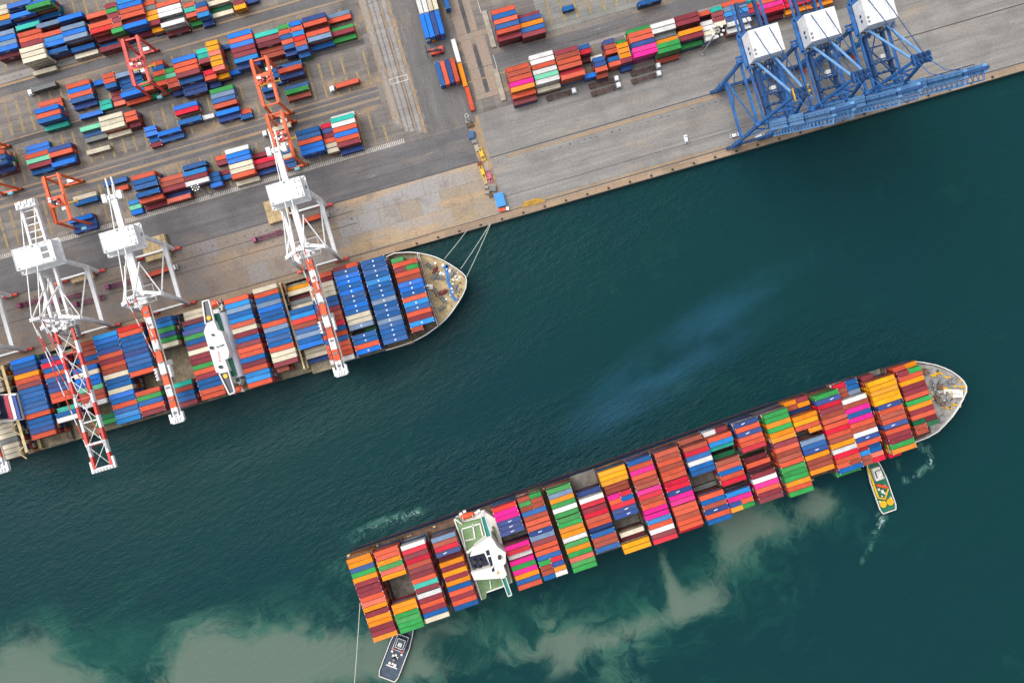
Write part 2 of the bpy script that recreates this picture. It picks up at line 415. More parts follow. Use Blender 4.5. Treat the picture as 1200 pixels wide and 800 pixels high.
# paver strips across the container slots
bm = NB()
for v0, v1, ua, ub in ((116, 159, -70, 395), (170, 214, -70, 395), (238, 284, -70, 395), (20, 84, -70, 395), (-30, 12, -70, 395)):
    u = ua
    while u < ub:
        a, b_ = v0 + random.uniform(0, 3), v1 - random.uniform(0, 3)
        mid = (a + b_) / 2 + random.uniform(-3, 3)
        for s0, s1 in ((a, mid - 1), (mid + 1, b_)):
            if random.random() < 0.9: quad(bm, YF, u, s0 + 0.6 * (v0 < 999), u + 2.6, s1, 0.028)
        u += 13.6
for u in range(612, 880, 16):
    quad(bm, QF, u, 150, u + 2.4, 170, 0.028); quad(bm, QF, u, 174, u + 3, 208, 0.028)
struct('paver_strip', bm, M_STRIP)
# end walls of the right-hand stacks
for (x, y, L, lab) in ((590.5, 118, 38, 'long pale kerb wall at the left end of the right stack'), (579, 56, 44, 'long pale kerb wall at the left end of the top centre block')):
    bm = NB(); box(bm, -1.3, 1.3, 0, L * S0, 0, 0.9)
    o = obj('kerb_wall', bm, CONC, loc=P(x, y)); o.rotation_euler.z = R(15.8); tag(o, lab, 'wall')

# quay face fittings
bm = NB()
# water with silt, foam and chop
def water():
    m, nt, b = nodes_of('harbour_water')
    silt = N(nt, 'ShaderNodeAttribute', attribute_name='silt').outputs['Fac']
    green = N(nt, 'ShaderNodeAttribute', attribute_name='algae').outputs['Fac']
    foam = N(nt, 'ShaderNodeAttribute', attribute_name='foam').outputs['Fac']
    chop = N(nt, 'ShaderNodeAttribute', attribute_name='chop').outputs['Fac']
    def warped(src, sc, amt):
        w_ = N(nt, 'ShaderNodeTexNoise'); nt.links.new(src, w_.inputs['Vector']); w_.inputs['Scale'].default_value = sc; w_.inputs['Detail'].default_value = 4
        v_ = N(nt, 'ShaderNodeVectorMath', operation='SUBTRACT'); nt.links.new(w_.outputs['Color'], v_.inputs[0]); v_.inputs[1].default_value = (.5, .5, .5)
        k_ = N(nt, 'ShaderNodeVectorMath', operation='SCALE'); nt.links.new(v_.outputs[0], k_.inputs[0]); k_.inputs['Scale'].default_value = amt
        a_ = N(nt, 'ShaderNodeVectorMath', operation='ADD'); nt.links.new(src, a_.inputs[0]); nt.links.new(k_.outputs[0], a_.inputs[1]); return a_.outputs[0]
    wa = warped(warped(pos(nt), 0.016, 90), 0.06, 26)
    n1 = tnoise(nt, wa, 0.022, 9, 0.64)
    n4 = tnoise(nt, warped(wa, 0.03, 45), 0.045, 8, 0.6)
    n2 = tnoise(nt, wa, 0.008, 5, 0.6)
    c = mixc(nt, lin(10, 58, 59, k=.8), lin(6, 56, 61, k=.8), maprange(nt, n2, 0.35, 0.65, 0, 1))
    ga = mathn(nt, 'ADD', green, mathn(nt, 'MULTIPLY', mathn(nt, 'SUBTRACT', n4, 0.5), 1.7))
    c = mixc(nt, c, lin(32, 82, 72, k=.9), maprange(nt, ga, 0.10, 1.0, 0, 0.85))
    sa = mathn(nt, 'ADD', silt, mathn(nt, 'MULTIPLY', mathn(nt, 'SUBTRACT', n1, 0.5), 2.6))
    sb = mathn(nt, 'ADD', silt, mathn(nt, 'MULTIPLY', mathn(nt, 'SUBTRACT', n4, 0.5), 2.3))
    gate = maprange(nt, silt, 0.08, 0.40, 0, 1)
    c = mixc(nt, c, lin(60, 98, 86, k=.9), mathn(nt, 'MULTIPLY', gate, maprange(nt, sb, 0.25, 0.95, 0, 0.85)))      # thin veils
    c = mixc(nt, c, lin(94, 110, 98, k=.92), mathn(nt, 'MULTIPLY', mathn(nt, 'MULTIPLY', gate, maprange(nt, silt, 0.35, 1.0, 0.62, 1.0)), maprange(nt, sa, 0.48, 0.96, 0, 0.92)))    # dense silt
    n3 = tnoise(nt, wa, 0.5, 8, 0.75)
    fa = mathn(nt, 'ADD', foam, mathn(nt, 'MULTIPLY', mathn(nt, 'SUBTRACT', n3, 0.5), 2.6))
    wash = mathn(nt, 'MULTIPLY', maprange(nt, foam, 0.08, 0.5, 0, 1), maprange(nt, tnoise(nt, wa, 0.16, 6, 0.7), 0.42, 0.64, 0, 0.6))
    c = mixc(nt, c, lin(84, 132, 118, k=.9), wash)
    ff = mathn(nt, 'MULTIPLY', maprange(nt, fa, 0.66, 1.1, 0, 0.85), maprange(nt, foam, 0.05, 0.35, 0, 1))
    c = mixc(nt, c, lin(186, 210, 206, k=1), ff)
    nt.links.new(c, b.inputs['Base Color'])
    b.inputs['Roughness'].default_value = 0.16; b.inputs['IOR'].default_value = 1.33; b.inputs['Specular IOR Level'].default_value = 0.16
    w1 = mathn(nt, 'MULTIPLY', tnoise(nt, pos(nt, 30, (0.2, 0.5, 1)), 1.0, 4, 0.55), maprange(nt, tnoise(nt, pos(nt, 25, (0.006, 0.03, 1)), 1.0, 4, 0.6), 0.35, 0.65, 0.5, 1.6))
    w2 = tnoise(nt, pos(nt, -10, (0.9, 1.5, 1)), 1.0, 3, 0.5)
    hh = mathn(nt, 'ADD', mathn(nt, 'MULTIPLY', w1, 1.0), mathn(nt, 'MULTIPLY', w2, 0.35))
    hh = mathn(nt, 'MULTIPLY', hh, maprange(nt, chop, 0, 1, 0.25, 1.3, smooth=False))
    bump(nt, b, hh, 1.0, 0.9)
    return m
def ell(x, y, cx, cy, rx, ry, deg=0.0):
    c, s = math.cos(R(deg)), math.sin(R(deg)); dx, dy = x - cx, y - cy
    a = (dx * c - dy * s) / rx; b_ = (dx * s + dy * c) / ry
    return math.exp(-(a * a + b_ * b_))
SILT = [(15, 785, 75, 55, 0, .85), (105, 815, 80, 36, 0, .7), (235, 785, 46, 62, 0, 1.15), (320, 780, 80, 54, 0, 1.1), (425, 765, 60, 36, 0, .75), (490, 790, 60, 30, 0, .7), (560, 690, 40, 40, 30, .36),
        (680, 745, 44, 34, 20, .8), (755, 735, 60, 20, 20, .72), (820, 705, 40, 24, 0, .66), (858, 636, 40, 40, 20, .74), (783, 672, 9, 50, 15, .6), (908, 614, 38, 24, 0, .8), (962, 590, 26, 22, 0, .85),
        (845, 596, 30, 20, 20, .66), (735, 785, 50, 26, 0, .5), (640, 700, 24, 50, 0, .4), (510, 735, 60, 25, 0, .45), (450, 612, 30, 9, 20, .45), (395, 662, 20, 14, 0, .25), (600, 770, 60, 30, 0, .4)]
ALG = [(530, 745, 130, 70, 0, .42), (700, 740, 120, 60, 0, .5), (870, 650, 90, 80, 20, .5), (60, 770, 120, 60, 0, .7), (300, 765, 140, 60, 0, .75), (1000, 600, 60, 40, 0, .22), (440, 622, 50, 22, 0, .45),
       (395, 665, 24, 18, 0, .5), (800, 560, 60, 30, 0, .15), (620, 300, 120, 60, 0, .12), (790, 700, 60, 40, 0, .2)]
FOAM = [(1082, 524, 9, 6, -30, .7), (1090, 536, 4, 12, 10, .7), (1080, 552, 16, 4, 40, .7), (1060, 562, 14, 4, 20, .6), (1052, 545, 14, 8, 0, .35), (1034, 606, 7, 9, 0, .8), (1028, 620, 6, 10, -20, .65), (1020, 640, 4, 11, -20, .5), (1011, 656, 4, 7, -20, .35),
        (500, 712, 20, 8, 30, .62), (520, 702, 16, 5, 20, .6), (548, 690, 22, 4, 20, .45), (600, 678, 30, 4, 19, .4), (700, 648, 40, 4, 19, .35), (840, 600, 40, 4, 19, .32), (930, 572, 30, 4, 19, .35), (452, 611, 34, 7, 20, .62), (486, 602, 16, 5, 20, .6), (418, 630, 12, 7, 30, .5), (396, 664, 12, 8, 0, .45),
        (472, 735, 8, 14, 0, .45), (462, 770, 10, 10, 0, .3)]
CHOP = [(560, 560, 130, 40, 19, 1), (720, 500, 120, 36, 19, 1), (900, 440, 110, 30, 19, 1), (1030, 400, 90, 26, 10, .8), (300, 500, 130, 26, 16, .7), (100, 560, 110, 26, 16, .5), (450, 430, 60, 20, 16, .6),
        (900, 200, 200, 40, 16, .5), (650, 290, 120, 40, 16, .3), (430, 700, 60, 60, 0, .3)]
bm = NB()
xs = [-9000, -3000, -1200, -600, -380] + [-300 + i * 600 / 430.0 for i in range(431)] + [380, 600, 1200, 3000, 9000]
ys = [-9000, -3000, -1200, -600, -320] + [-205 + i * 345 / 250.0 for i in range(251)] + [220, 400]
ls = [bm.verts.layers.float.new(n) for n in ('silt', 'algae', 'foam', 'chop')]
ZW = -3.5
grid = []
kz = S0 * (1 - ZW / H)
for y in ys:
    row = []
    for x in xs:
        v = bm.verts.new((x, y, ZW)); row.append(v)
        px, py = x / kz + 600, 400 - y / kz
        if -80 < px < 1280 and 150 < py < 880:
            for L, T in zip(ls, (SILT, ALG, FOAM, CHOP)):
                v[L] = sum(e[5] * ell(px, py, *e[:5]) for e in T if abs(px - e[0]) < 3 * max(e[2], e[3]) and abs(py - e[1]) < 3 * max(e[2], e[3]))
    grid.append(row)
for j in range(len(ys) - 1):
    for i in range(len(xs) - 1):
        bm.faces.new((grid[j][i], grid[j][i + 1], grid[j + 1][i + 1], grid[j + 1][i]))
struct('water', bm, water())

# ------------------------------------------------------------------ containers
CC = {'o': (255, 150, 14), 'Y': (255, 170, 6), 'b': (0, 98, 168), 'n': (50, 80, 146), 'l': (128, 154, 184), 's': (36, 142, 216), 'g': (54, 162, 78), 'G': (14, 112, 70),
      'm': (150, 54, 66), 'r': (224, 26, 58), 'R': (236, 44, 34), 'c': (226, 92, 60), 't': (176, 80, 60), 'p': (250, 30, 150), 'k': (244, 122, 100), 'w': (240, 238, 234), 'e': (234, 222, 194),
      'a': (126, 132, 132), 'q': (44, 192, 172), 'D': (48, 38, 42), 'B': (0, 122, 226), 'x': (116, 38, 50), 'M': (116, 214, 172)}
CNAME = {'o': 'orange', 'Y': 'yellow', 'b': 'dark blue', 'n': 'navy', 'l': 'steel blue', 's': 'sky blue', 'g': 'green', 'G': 'dark green', 'm': 'maroon', 'r': 'crimson', 'R': 'bright red',
         'c': 'coral red', 't': 'terracotta', 'p': 'magenta', 'k': 'salmon pink', 'w': 'white', 'e': 'cream', 'a': 'grey', 'q': 'turquoise', 'D': 'black', 'B': 'bright blue', 'x': 'dark maroon', 'M': 'mint green'}
ORD = ['first', 'second', 'third', 'fourth', 'fifth', 'sixth', 'seventh', 'eighth', 'ninth', 'tenth', 'eleventh', 'twelfth', 'thirteenth', 'fourteenth', 'fifteenth', 'sixteenth', 'seventeenth', 'eighteenth', 'nineteenth', 'twentieth', 'twenty-first']
CLEN = {20: 6.06, 40: 12.19, 45: 13.72}
CW, CH = 2.40, 2.6
LET = paint('white_lettering', (232, 232, 230), 0.6, 0.1, 0.5)
def container_mesh(size):
    L = CLEN[size]; hx, hy = L / 2, CW / 2
    bm = NB(); lc = bm.verts.layers.float.new('cast')
    # corrugated roof and sides as real ribs
    n = int(L / 0.56)
    xs_ = []
    for i in range(n):
        a = -hx + 0.14 + (L - 0.28) * i / n; w = (L - 0.28) / n
        xs_ += [(a, 0.0), (a + w * .42, 0.0), (a + w * .55, -1.0), (a + w * .87, -1.0)]
    xs_.append((hx - 0.14, 0.0))
    zt = CH - 0.02; d = 0.04
    up = [(bm.verts.new((x, -hy + .1, zt + s * d)), bm.verts.new((x, hy - .1, zt + s * d))) for x, s in xs_]
    for i in range(len(up) - 1): bm.faces.new((up[i][0], up[i + 1][0], up[i + 1][1], up[i][1]))
    for sgn in (-1, 1):
        sd = [(bm.verts.new((x, sgn * (hy - 0.02 + s * d), .16)), bm.verts.new((x, sgn * (hy - 0.02 + s * d), CH - .12))) for x, s in xs_]
        for i in range(len(sd) - 1): bm.faces.new((sd[i][0], sd[i + 1][0], sd[i + 1][1], sd[i][1]))
        box(bm, -hx + .1, hx - .1, sgn * hy - (.1 if sgn > 0 else 0), sgn * hy + (.1 if sgn < 0 else 0), CH - .12, CH - 0.002)   # top rail
        box(bm, -hx + .1, hx - .1, sgn * hy - (.1 if sgn > 0 else 0), sgn * hy + (.1 if sgn < 0 else 0), 0.002, .16)
        # ends: frame and doors
        xa = sgn * (hx - .1)
        box(bm, min(xa, sgn * hx), max(xa, sgn * hx), -hy + .1, hy - .1, 0.004, CH - 0.004)
        for t in (-1, 1):
            x1 = sgn * hx; x0 = x1 - sgn * .16; y1 = t * hy; y0 = y1 - t * .14
            box(bm, min(x0, x1), max(x0, x1), min(y0, y1), max(y0, y1), .12, CH - .12)
            for z0, z1 in ((0, .12), (CH - .12, CH + .008)):
                x0b = x1 - sgn * .32; y0b = y1 - t * .26
                nb = len(bm.verts); box(bm, min(x0b, x1), max(x0b, x1), min(y0b, y1), max(y0b, y1), z0, z1, 0); bm.verts.ensure_lookup_table()
                for q_ in range(nb, len(bm.verts)): bm.verts[q_][lc] = 1.0
    me = bpy.data.meshes.new('shipping_container'); bmesh.ops.recalc_face_normals(bm, faces=bm.faces); bm.to_mesh(me); bm.free()
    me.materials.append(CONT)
    return me
CM = {s: container_mesh(s) for s in (20, 40, 45)}
def lettering_mesh():
    bm = NB(); x = -1.3
    for w in (.5, .42, .55, .38, .5):
        box(bm, x, x + w * .7, -CW / 2 - .025, -CW / 2 + .03, 1.35, 1.85); x += w
    box(bm, -1.3, x, -CW / 2 - .02, -CW / 2 + .03, 1.22, 1.36)
    me = bpy.data.meshes.new('lettering'); bmesh.ops.recalc_face_normals(bm, faces=bm.faces); bm.to_mesh(me); bm.free(); me.materials.append(LET); return me
LETM = lettering_mesh()
bm = NB(); box(bm, -.36, .36, -.36, .36, CH - .03, CH + .02); DOTM = bpy.data.meshes.new('roof_mark'); bm.to_mesh(DOTM); bm.free(); DOTM.materials.append(LET)
bm = NB(); box(bm, -.9, .2, -.22, .2, CH - .03, CH + .02); box(bm, .2, .95, -.02, .3, CH - .03, CH + .018); LOGOM = bpy.data.meshes.new('roof_mark'); bm.to_mesh(LOGOM); bm.free(); LOGOM.materials.append(LET)
rnd = random.Random(3)
COUNT = {}
REC = []
def place_container(size, ch, loc, rz, label, group, bias=0.0):
    """Remember a container; the largest in view become objects at the end."""
    k = H / (H - loc.z - CH)
    REC.append(dict(size=size, ch=ch, loc=Vector(loc), rz=rz, label=label, group=group, score=CLEN[size] * k * k + bias, sz=rnd.choice((1.0, 1.0, 1.11, 1.115, 1.05))))
def build_containers():
    REC.sort(key=lambda r: -r['score'])
    for r in REC[:300]:
        o = bpy.data.objects.new('shipping_container', CM[r['size']]); COL.objects.link(o)
        o.location = r['loc']; o.rotation_euler.z = r['rz']; o.color = lin(*CC[r['ch']]); o.scale.z = r['sz']
        tag(o, r['label'], 'container', r['group'])
        if r['ch'] in 'nb' and r['size'] == 40 and 'outbound' in r['label']:
            t = bpy.data.objects.new('lettering', LETM); COL.objects.link(t); t.parent = o
            if r['ch'] == 'n': t = bpy.data.objects.new('roof_mark', LOGOM); COL.objects.link(t); t.parent = o; t.location.x = rnd.uniform(-2, 2)
        elif 'moored' in r['label'] and r['ch'] in 'bBsl' and r['size'] == 40:
            t = bpy.data.objects.new('roof_mark', DOTM); COL.objects.link(t); t.parent = o
    import numpy as np
    V, F, C, LO, CA, RN = [], [], [], [], [], []; nv = 0
    src = {}
    for sz, me in CM.items():
        co = np.zeros(len(me.vertices) * 3, 'f'); me.vertices.foreach_get('co', co)
        fv = np.zeros(len(me.polygons) * 4, 'i'); me.polygons.foreach_get('vertices', fv)
        ca = np.zeros(len(me.vertices), 'f'); me.attributes['cast'].data.foreach_get('value', ca); src[sz] = (co.reshape(-1, 3), fv.reshape(-1, 4), ca)
    r_ = random.Random(11)
    for r in REC[300:]:
        co, fv, ca = src[r['size']]; c, s_ = math.cos(r['rz']), math.sin(r['rz'])
        w = np.empty_like(co); w[:, 0] = co[:, 0] * c - co[:, 1] * s_ + r['loc'].x; w[:, 1] = co[:, 0] * s_ + co[:, 1] * c + r['loc'].y; w[:, 2] = co[:, 2] * r['sz'] + r['loc'].z
        V.append(w); F.append(fv + nv); nv += len(w)
        LO.append(co); CA.append(ca); RN.append(np.full(len(co), r_.random(), 'f')); col = lin(*CC[r['ch']])
        C.append(np.tile(np.array(col, 'f'), (len(fv), 1)))
    lco = np.zeros(len(LETM.vertices) * 3, 'f'); LETM.vertices.foreach_get('co', lco); lco = lco.reshape(-1, 3)
    lfv = np.zeros(len(LETM.polygons) * 4, 'i'); LETM.polygons.foreach_get('vertices', lfv); lfv = lfv.reshape(-1, 4)
    for r in REC[300:]:
        if r['size'] == 40 and r['ch'] in 'nbBx' and r_.random() < .5:
            c, s_ = math.cos(r['rz']), math.sin(r['rz']); w = np.empty_like(lco)
            w[:, 0] = lco[:, 0] * c - lco[:, 1] * s_ + r['loc'].x; w[:, 1] = lco[:, 0] * s_ + lco[:, 1] * c + r['loc'].y; w[:, 2] = lco[:, 2] + r['loc'].z
            V.append(w); F.append(lfv + nv); nv += len(w); C.append(np.tile(np.array(lin(232, 232, 230), 'f'), (len(lfv), 1)))
            LO.append(lco * np.array([1, .3, 1], 'f')); CA.append(np.zeros(len(w), 'f')); RN.append(np.full(len(w), .5, 'f'))
    for (size, ch, loc, rz, z) in LOW:
        L = CLEN[size]; hx, hy = L / 2 - .01, CW / 2; c, s_ = math.cos(rz), math.sin(rz)
        co = np.array([(-hx, -hy, z), (hx, -hy, z), (hx, hy, z), (-hx, hy, z), (-hx, -hy, z + CH - .03), (hx, -hy, z + CH - .03), (hx, hy, z + CH - .03), (-hx, hy, z + CH - .03)], 'f')
        w = np.empty_like(co); w[:, 0] = co[:, 0] * c - co[:, 1] * s_ + loc.x; w[:, 1] = co[:, 0] * s_ + co[:, 1] * c + loc.y; w[:, 2] = co[:, 2]
        fv = np.array([(3, 2, 1, 0), (4, 5, 6, 7), (0, 1, 5, 4), (1, 2, 6, 5), (2, 3, 7, 6), (3, 0, 4, 7)], 'i')
        V.append(w); F.append(fv + nv); nv += 8; LO.append(co - np.array([0, 0, z], 'f')); CA.append(np.zeros(8, 'f')); RN.append(np.full(8, r_.random(), 'f'))
        C.append(np.tile(np.array(lin(*CC[ch]), 'f'), (6, 1)))
    V = np.concatenate(V); F = np.concatenate(F); C = np.concatenate(C)
    me = bpy.data.meshes.new('shipping_containers')
    me.vertices.add(len(V)); me.vertices.foreach_set('co', V.ravel())
    me.loops.add(F.size); me.loops.foreach_set('vertex_index', F.ravel())
    me.polygons.add(len(F)); me.polygons.foreach_set('loop_start', np.arange(0, F.size, 4, dtype='i'))
    at = me.attributes.new('paint', 'FLOAT_COLOR', 'FACE'); at.data.foreach_set('color', C.ravel())
    for nm, ty, ar in (('local', 'FLOAT_VECTOR', LO), ('cast', 'FLOAT', CA), ('chance', 'FLOAT', RN)):
        at = me.attributes.new(nm, ty, 'POINT'); at.data.foreach_set('vector' if ty == 'FLOAT_VECTOR' else 'value', np.concatenate(ar).ravel().astype('f'))
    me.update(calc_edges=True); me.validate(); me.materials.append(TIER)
    o = bpy.data.objects.new('shipping_containers', me); COL.objects.link(o)
    tag(o, 'the many smaller and half hidden containers in the yard and on both ships', 'containers', kind='stuff')
LOW = []
class Tiers:
    """The closed-in lower layers of a stack, whose single boxes cannot be told apart."""
    PAL = 'ocmtbgbmcntsrcxwe'
    def __init__(s, name): pass
    def add(s, size, ch, loc, rz, z): LOW.append((size, ch, loc.copy(), rz, z))
    def done(s, label): pass
def parse(tok, tdef):
    """'c' 'c3' 'Y+' -> (colour, tier, size)"""
    if tok == '-' or tok == '': return None
    ch = tok[0]; size = 45 if '+' in tok else 40
    d = ''.join(x for x in tok[1:] if x.isdigit())
    return ch, (int(d) if d else tdef), size
def stack_bay(F, start, zbase, tdef, toks, tiers, labeler, group, size=40, pitch=2.5, bias=0.0):
    """Rows of stacks side by side. start = world position of the aft upper top corner."""
    rz = R(F.deg); q = 0.0; idx = 0
    for tok in toks.split():
        if tok == '|': q += 0.25; continue
        if tok == '.': q += pitch / 2; continue
        halves = tok.split('/')
        idx += any(h != '-' for h in halves)
        for hi, hk in enumerate(halves):
            pr = parse(hk, tdef)
            if pr is None: continue
            ch, t, sz = pr
            if len(halves) == 2: sz = 20
            elif size == 20: sz = 20
            L = CLEN[sz]
            off = (L / 2 if len(halves) == 1 else (3.03 + hi * 6.13))
            if sz == 45: off = 12.19 / 2
            j = rnd.uniform(-.07, .07)
            c = start + F.eu * (off + j) + F.ev * (q + CW / 2)
            for k in range(t - 1):
                tiers.add(sz, rnd.choice(Tiers.PAL) if rnd.random() < .6 else ch, c + F.eu * rnd.uniform(-.05, .05), rz, zbase + k * CH)
            place_container(sz, ch, Vector((c.x, c.y, zbase + (t - 1) * CH)), rz, labeler(CNAME[ch], sz, idx, hi if len(halves) == 2 else None), group, bias)
        q += pitch

# ------------------------------------------------------------------ ships: shared builders
def outline_world(pts, z): return [P(x, y, z) for x, y in pts]
def hull_mesh(out, zdeck, F, flare_from, inset, stern_u):
    """Hull from a deck outline; the bow narrows towards the water."""
    bm = NB()
    top = [Vector((p.x, p.y)) for p in out]
    ux = Vector((F.eu.x, F.eu.y)); vx = Vector((F.ev.x, F.ev.y))
    us = [p.dot(ux) for p in top]; umax = max(us); cv = (max(p.dot(vx) for p in top) + min(p.dot(vx) for p in top)) / 2
    low = []
    for p in top:
        u_, v_ = p.dot(ux), p.dot(vx)
        f = max(0.0, (u_ - flare_from) / (umax - flare_from))
        f2 = max(0.0, (stern_u + 14 - u_) / 14)
        low.append(ux * (u_ - inset * f * f - 0.8 * min(1, f2)) + vx * (cv + (v_ - cv) * (1 - 0.30 * f - 0.06 * min(1, f2))))
    mid = [a.lerp(b, (zdeck + 1.6) / (zdeck + 8.0)) for a, b in zip(top, low)]
    prism(bm, mid, -1.6, zdeck, 0, top, cap0=False)
    prism(bm, low, -8.0, -1.6, 1, mid)
    return bm
def wall_along(bm, pts, z0, z1, w=0.3, closed=False, mi=0):
    n = len(pts)
    for i in range(n if closed else n - 1):
        a, b = pts[i], pts[(i + 1) % n]
        bar(bm, (a[0], a[1], (z0 + z1) / 2), (b[0], b[1], (z0 + z1) / 2), w, z1 - z0, mi)
def rail(bm, pts, z0, h=1.1, mi=0):
    n = len(pts)
    for i in range(n - 1):
        a, b = Vector((*pts[i][:2], 0)), Vector((*pts[i + 1][:2], 0))
        for zz in (z0 + h * .5, z0 + h): bar(bm, (a.x, a.y, zz), (b.x, b.y, zz), .09, .09, mi)
        L = (b - a).length; m_ = max(1, int(L / 2.2))
        for k in range(m_ + 1):
            p = a.lerp(b, k / m_); bar(bm, (p.x, p.y, z0), (p.x, p.y, z0 + h), .09, .09, mi)

# ================================================================== OUTBOUND SHIP (lower)
ZD, ZH, ZT = 8.3, 9.5, 22.5
def sv(u, v, z): return SF.W(u, v, z)
stern_n, bow = None, None
SHIP_OUT = [(405.5, 651), (411, 647), (500, 617), (600, 582.5), (700, 548), (800, 512.5), (900, 477.4), (980, 449.9), (1041, 431.5), (1071.8, 423.5), (1083, 424.8), (1097, 427.5), (1107.6, 431.3), (1116, 435.5), (1123.8, 441),
            (1129.5, 446.5), (1132.8, 452.5), (1132.6, 459), (1129, 467), (1123.8, 476.8), (1117, 487), (1109, 496), (1099.4, 505.5), (1088, 512), (1060, 523), (1000, 543.5), (900, 577.5), (800, 611.5), (700, 645.5), (600, 679.5), (500, 713.5), (445, 732), (437, 733)]
ow = [P(x, y, ZD) for x, y in SHIP_OUT]
ship = thing('container_ship', 'navy container ship with vivid mixed containers leaving with two tugs alongside', 'ship', (0, 0, 0))
su = [p.dot(SF.eu) for p in ow]
bm = hull_mesh(ow, ZD, SF, max(su) - 75, 9, min(su))
obj('hull', bm, [NAVY, BOOT], ship)
# deck plating
bm = NB(); prism(bm, [(p.x, p.y) for p in ow], ZD - .4, ZD + .03); obj('deck', bm, RUSTY, ship)
# forecastle
FC = [(1050, 437.5)] + [(x, y) for x, y in SHIP_OUT[9:24]] + [(1085, 511)]
ZF = 10.4
fcw = [P(x, y, ZF) for x, y in [(1071, 425.5), (1083, 426.6), (1097, 429.2), (1107.2, 433), (1115.3, 437), (1123, 442.5), (1128.5, 447.6), (1131.6, 453), (1131.4, 459), (1128, 466.5), (1122.8, 476), (1116, 486.2), (1108, 495), (1098.5, 504.3), (1092, 508.5)]]
bm = NB(); prism(bm, [(p.x, p.y) for p in fcw], ZD + .05, ZF); obj('forecastle_deck', bm, GREYDECK, ship)
bm = NB()
brim = [P(x, y, 11.5) for x, y in [(1041, 433.5), (1056, 428)]] + [P(x, y, 11.6) for x, y in SHIP_OUT[9:25]]
wall_along(bm, brim, ZD + .1, 11.7, .42); obj('bulwark', bm, WHITE2, ship)
bm = NB()
for a, b_ in zip(ow[1:9], ow[2:10]): bar(bm, a + Vector((0, 0, .5)), b_ + Vector((0, 0, .5)), .25, 1.0)
obj('side_rail', bm, RUSTY, ship)
# bow winches, windlass, bollards
def winch(par, p, rz, s=1.0, z=ZF, mat=GREY):
    bm = NB(); m = Matrix.Translation((p.x, p.y, z)) @ Matrix.Rotation(rz, 4, 'Z') @ Matrix.Scale(s, 4)
    def pt(x, y, zz): return m @ Vector((x, y, zz))
    box_pts = None
    bar(bm, pt(-1.8, 0, .9), pt(1.8, 0, .9), 1.3 * s, round_=12)
    for k in (-1.8, -.2, 1.8): bar(bm, pt(k - .12, 0, .9), pt(k + .12, 0, .9), 2.0 * s, round_=12)
    bar(bm, pt(-2.2, -1.1, .25), pt(2.2, -1.1, .25), .5 * s); bar(bm, pt(-2.2, 1.1, .25), pt(2.2, 1.1, .25), .5 * s)
    bar(bm, pt(2.1, 0, .8), pt(3.3, 0, .8), 1.1 * s, 1.2 * s)
    return obj('winch', bm, mat, par)
for x, y, a in ((1094.5, 449, 60), (1095, 453.5, 80), (1103.5, 447.5, 30), (1114.5, 447, 20), (1100, 466.5, 120), (1110, 466, 100), (1102.5, 473, 140), (1083, 436, 10), (1102, 491, 60)):
    winch(ship, P(x, y, ZF), R(a), 1.0)
for x, y in ((1093, 440), (1097, 438), (1101, 437.5), (1123, 446), (1127, 453), (1127, 458), (1107, 455), (1112, 461), (1117, 465), (1106, 477), (1112, 478), (1118, 474), (1110, 442), (1121, 462)):
    p = P(x, y, ZF); bm = NB(); box(bm, p.x - 1.3, p.x + 1.3, p.y - .5, p.y + .5, ZF, ZF + .2); [disc(bm, p.x + d, p.y, ZF + .2, ZF + 1, .45, 10) for d in (-.7, .7)]; obj('bollard', bm, YELLOW, ship)
for x, y in ((1094, 446), (1099.5, 452.5), (1104, 446), (1116, 446), (1097, 466), (1103, 472), (1110, 465), (1083, 435.5), (1102, 490)):
    p = P(x, y, ZF); bm = NB(); disc(bm, p.x, p.y, ZF, ZF + .35, 1.9, 18); disc(bm, p.x, p.y, ZF + .35, ZF + 1.5, 1.0, 16); disc(bm, p.x, p.y, ZF + 1.5, ZF + 1.8, 1.35, 16); obj('capstan', bm, RUSTY if x % 2 else GREY, ship)
bm = NB(); a = P(1106, 458, ZF)
box(bm, a.x, a.x + 7.5, a.y - 2.0, a.y + 1.0, ZF, ZF + .5); box(bm, a.x + 4, a.x + 9, a.y - 3.2, a.y + .5, ZF, ZF + 1.1); bar(bm, a + Vector((3, -1, 0)), a + Vector((3, -1, 11)), .6, round_=8); bar(bm, a + Vector((1.6, -1, 8)), a + Vector((4.4, -1, 8)), .25)
obj('foremast', bm, WHITE2, ship)
for k in range(46):
    t_ = rnd.random(); a_ = rnd.uniform(-1, 1); u_ = rnd.uniform(866, 918); hw = 36 * math.sqrt(max(.05, 1 - ((u_ - 866) / 64) ** 2)); p = sv(u_, 790 + a_ * hw, ZF)
    s_ = rnd.uniform(.25, .75); block('deck_fitting', p, s_, s_ * .7, rnd.uniform(.25, .9), rnd.choice((YELT, YELLOW, GREY, RUSTY, WHITE2, DARK)), ship, rnd.uniform(0, 3))
for k in (-1, 1):
    bm = NB(); a, b_ = P(1100, 459 + 3 * k, ZF), P(1124, 456 + 1.2 * k, ZF)
    n_ = 14
    for i in range(n_):
        p = a.lerp(b_, i / n_); box(bm, p.x, p.x + .6, p.y - .25, p.y + .25, ZF, ZF + .35)
    bar(bm, a + Vector((0, 0, .15)), b_ + Vector((0, 0, .15)), .2); obj('anchor_chain', bm, RUSTY, ship)

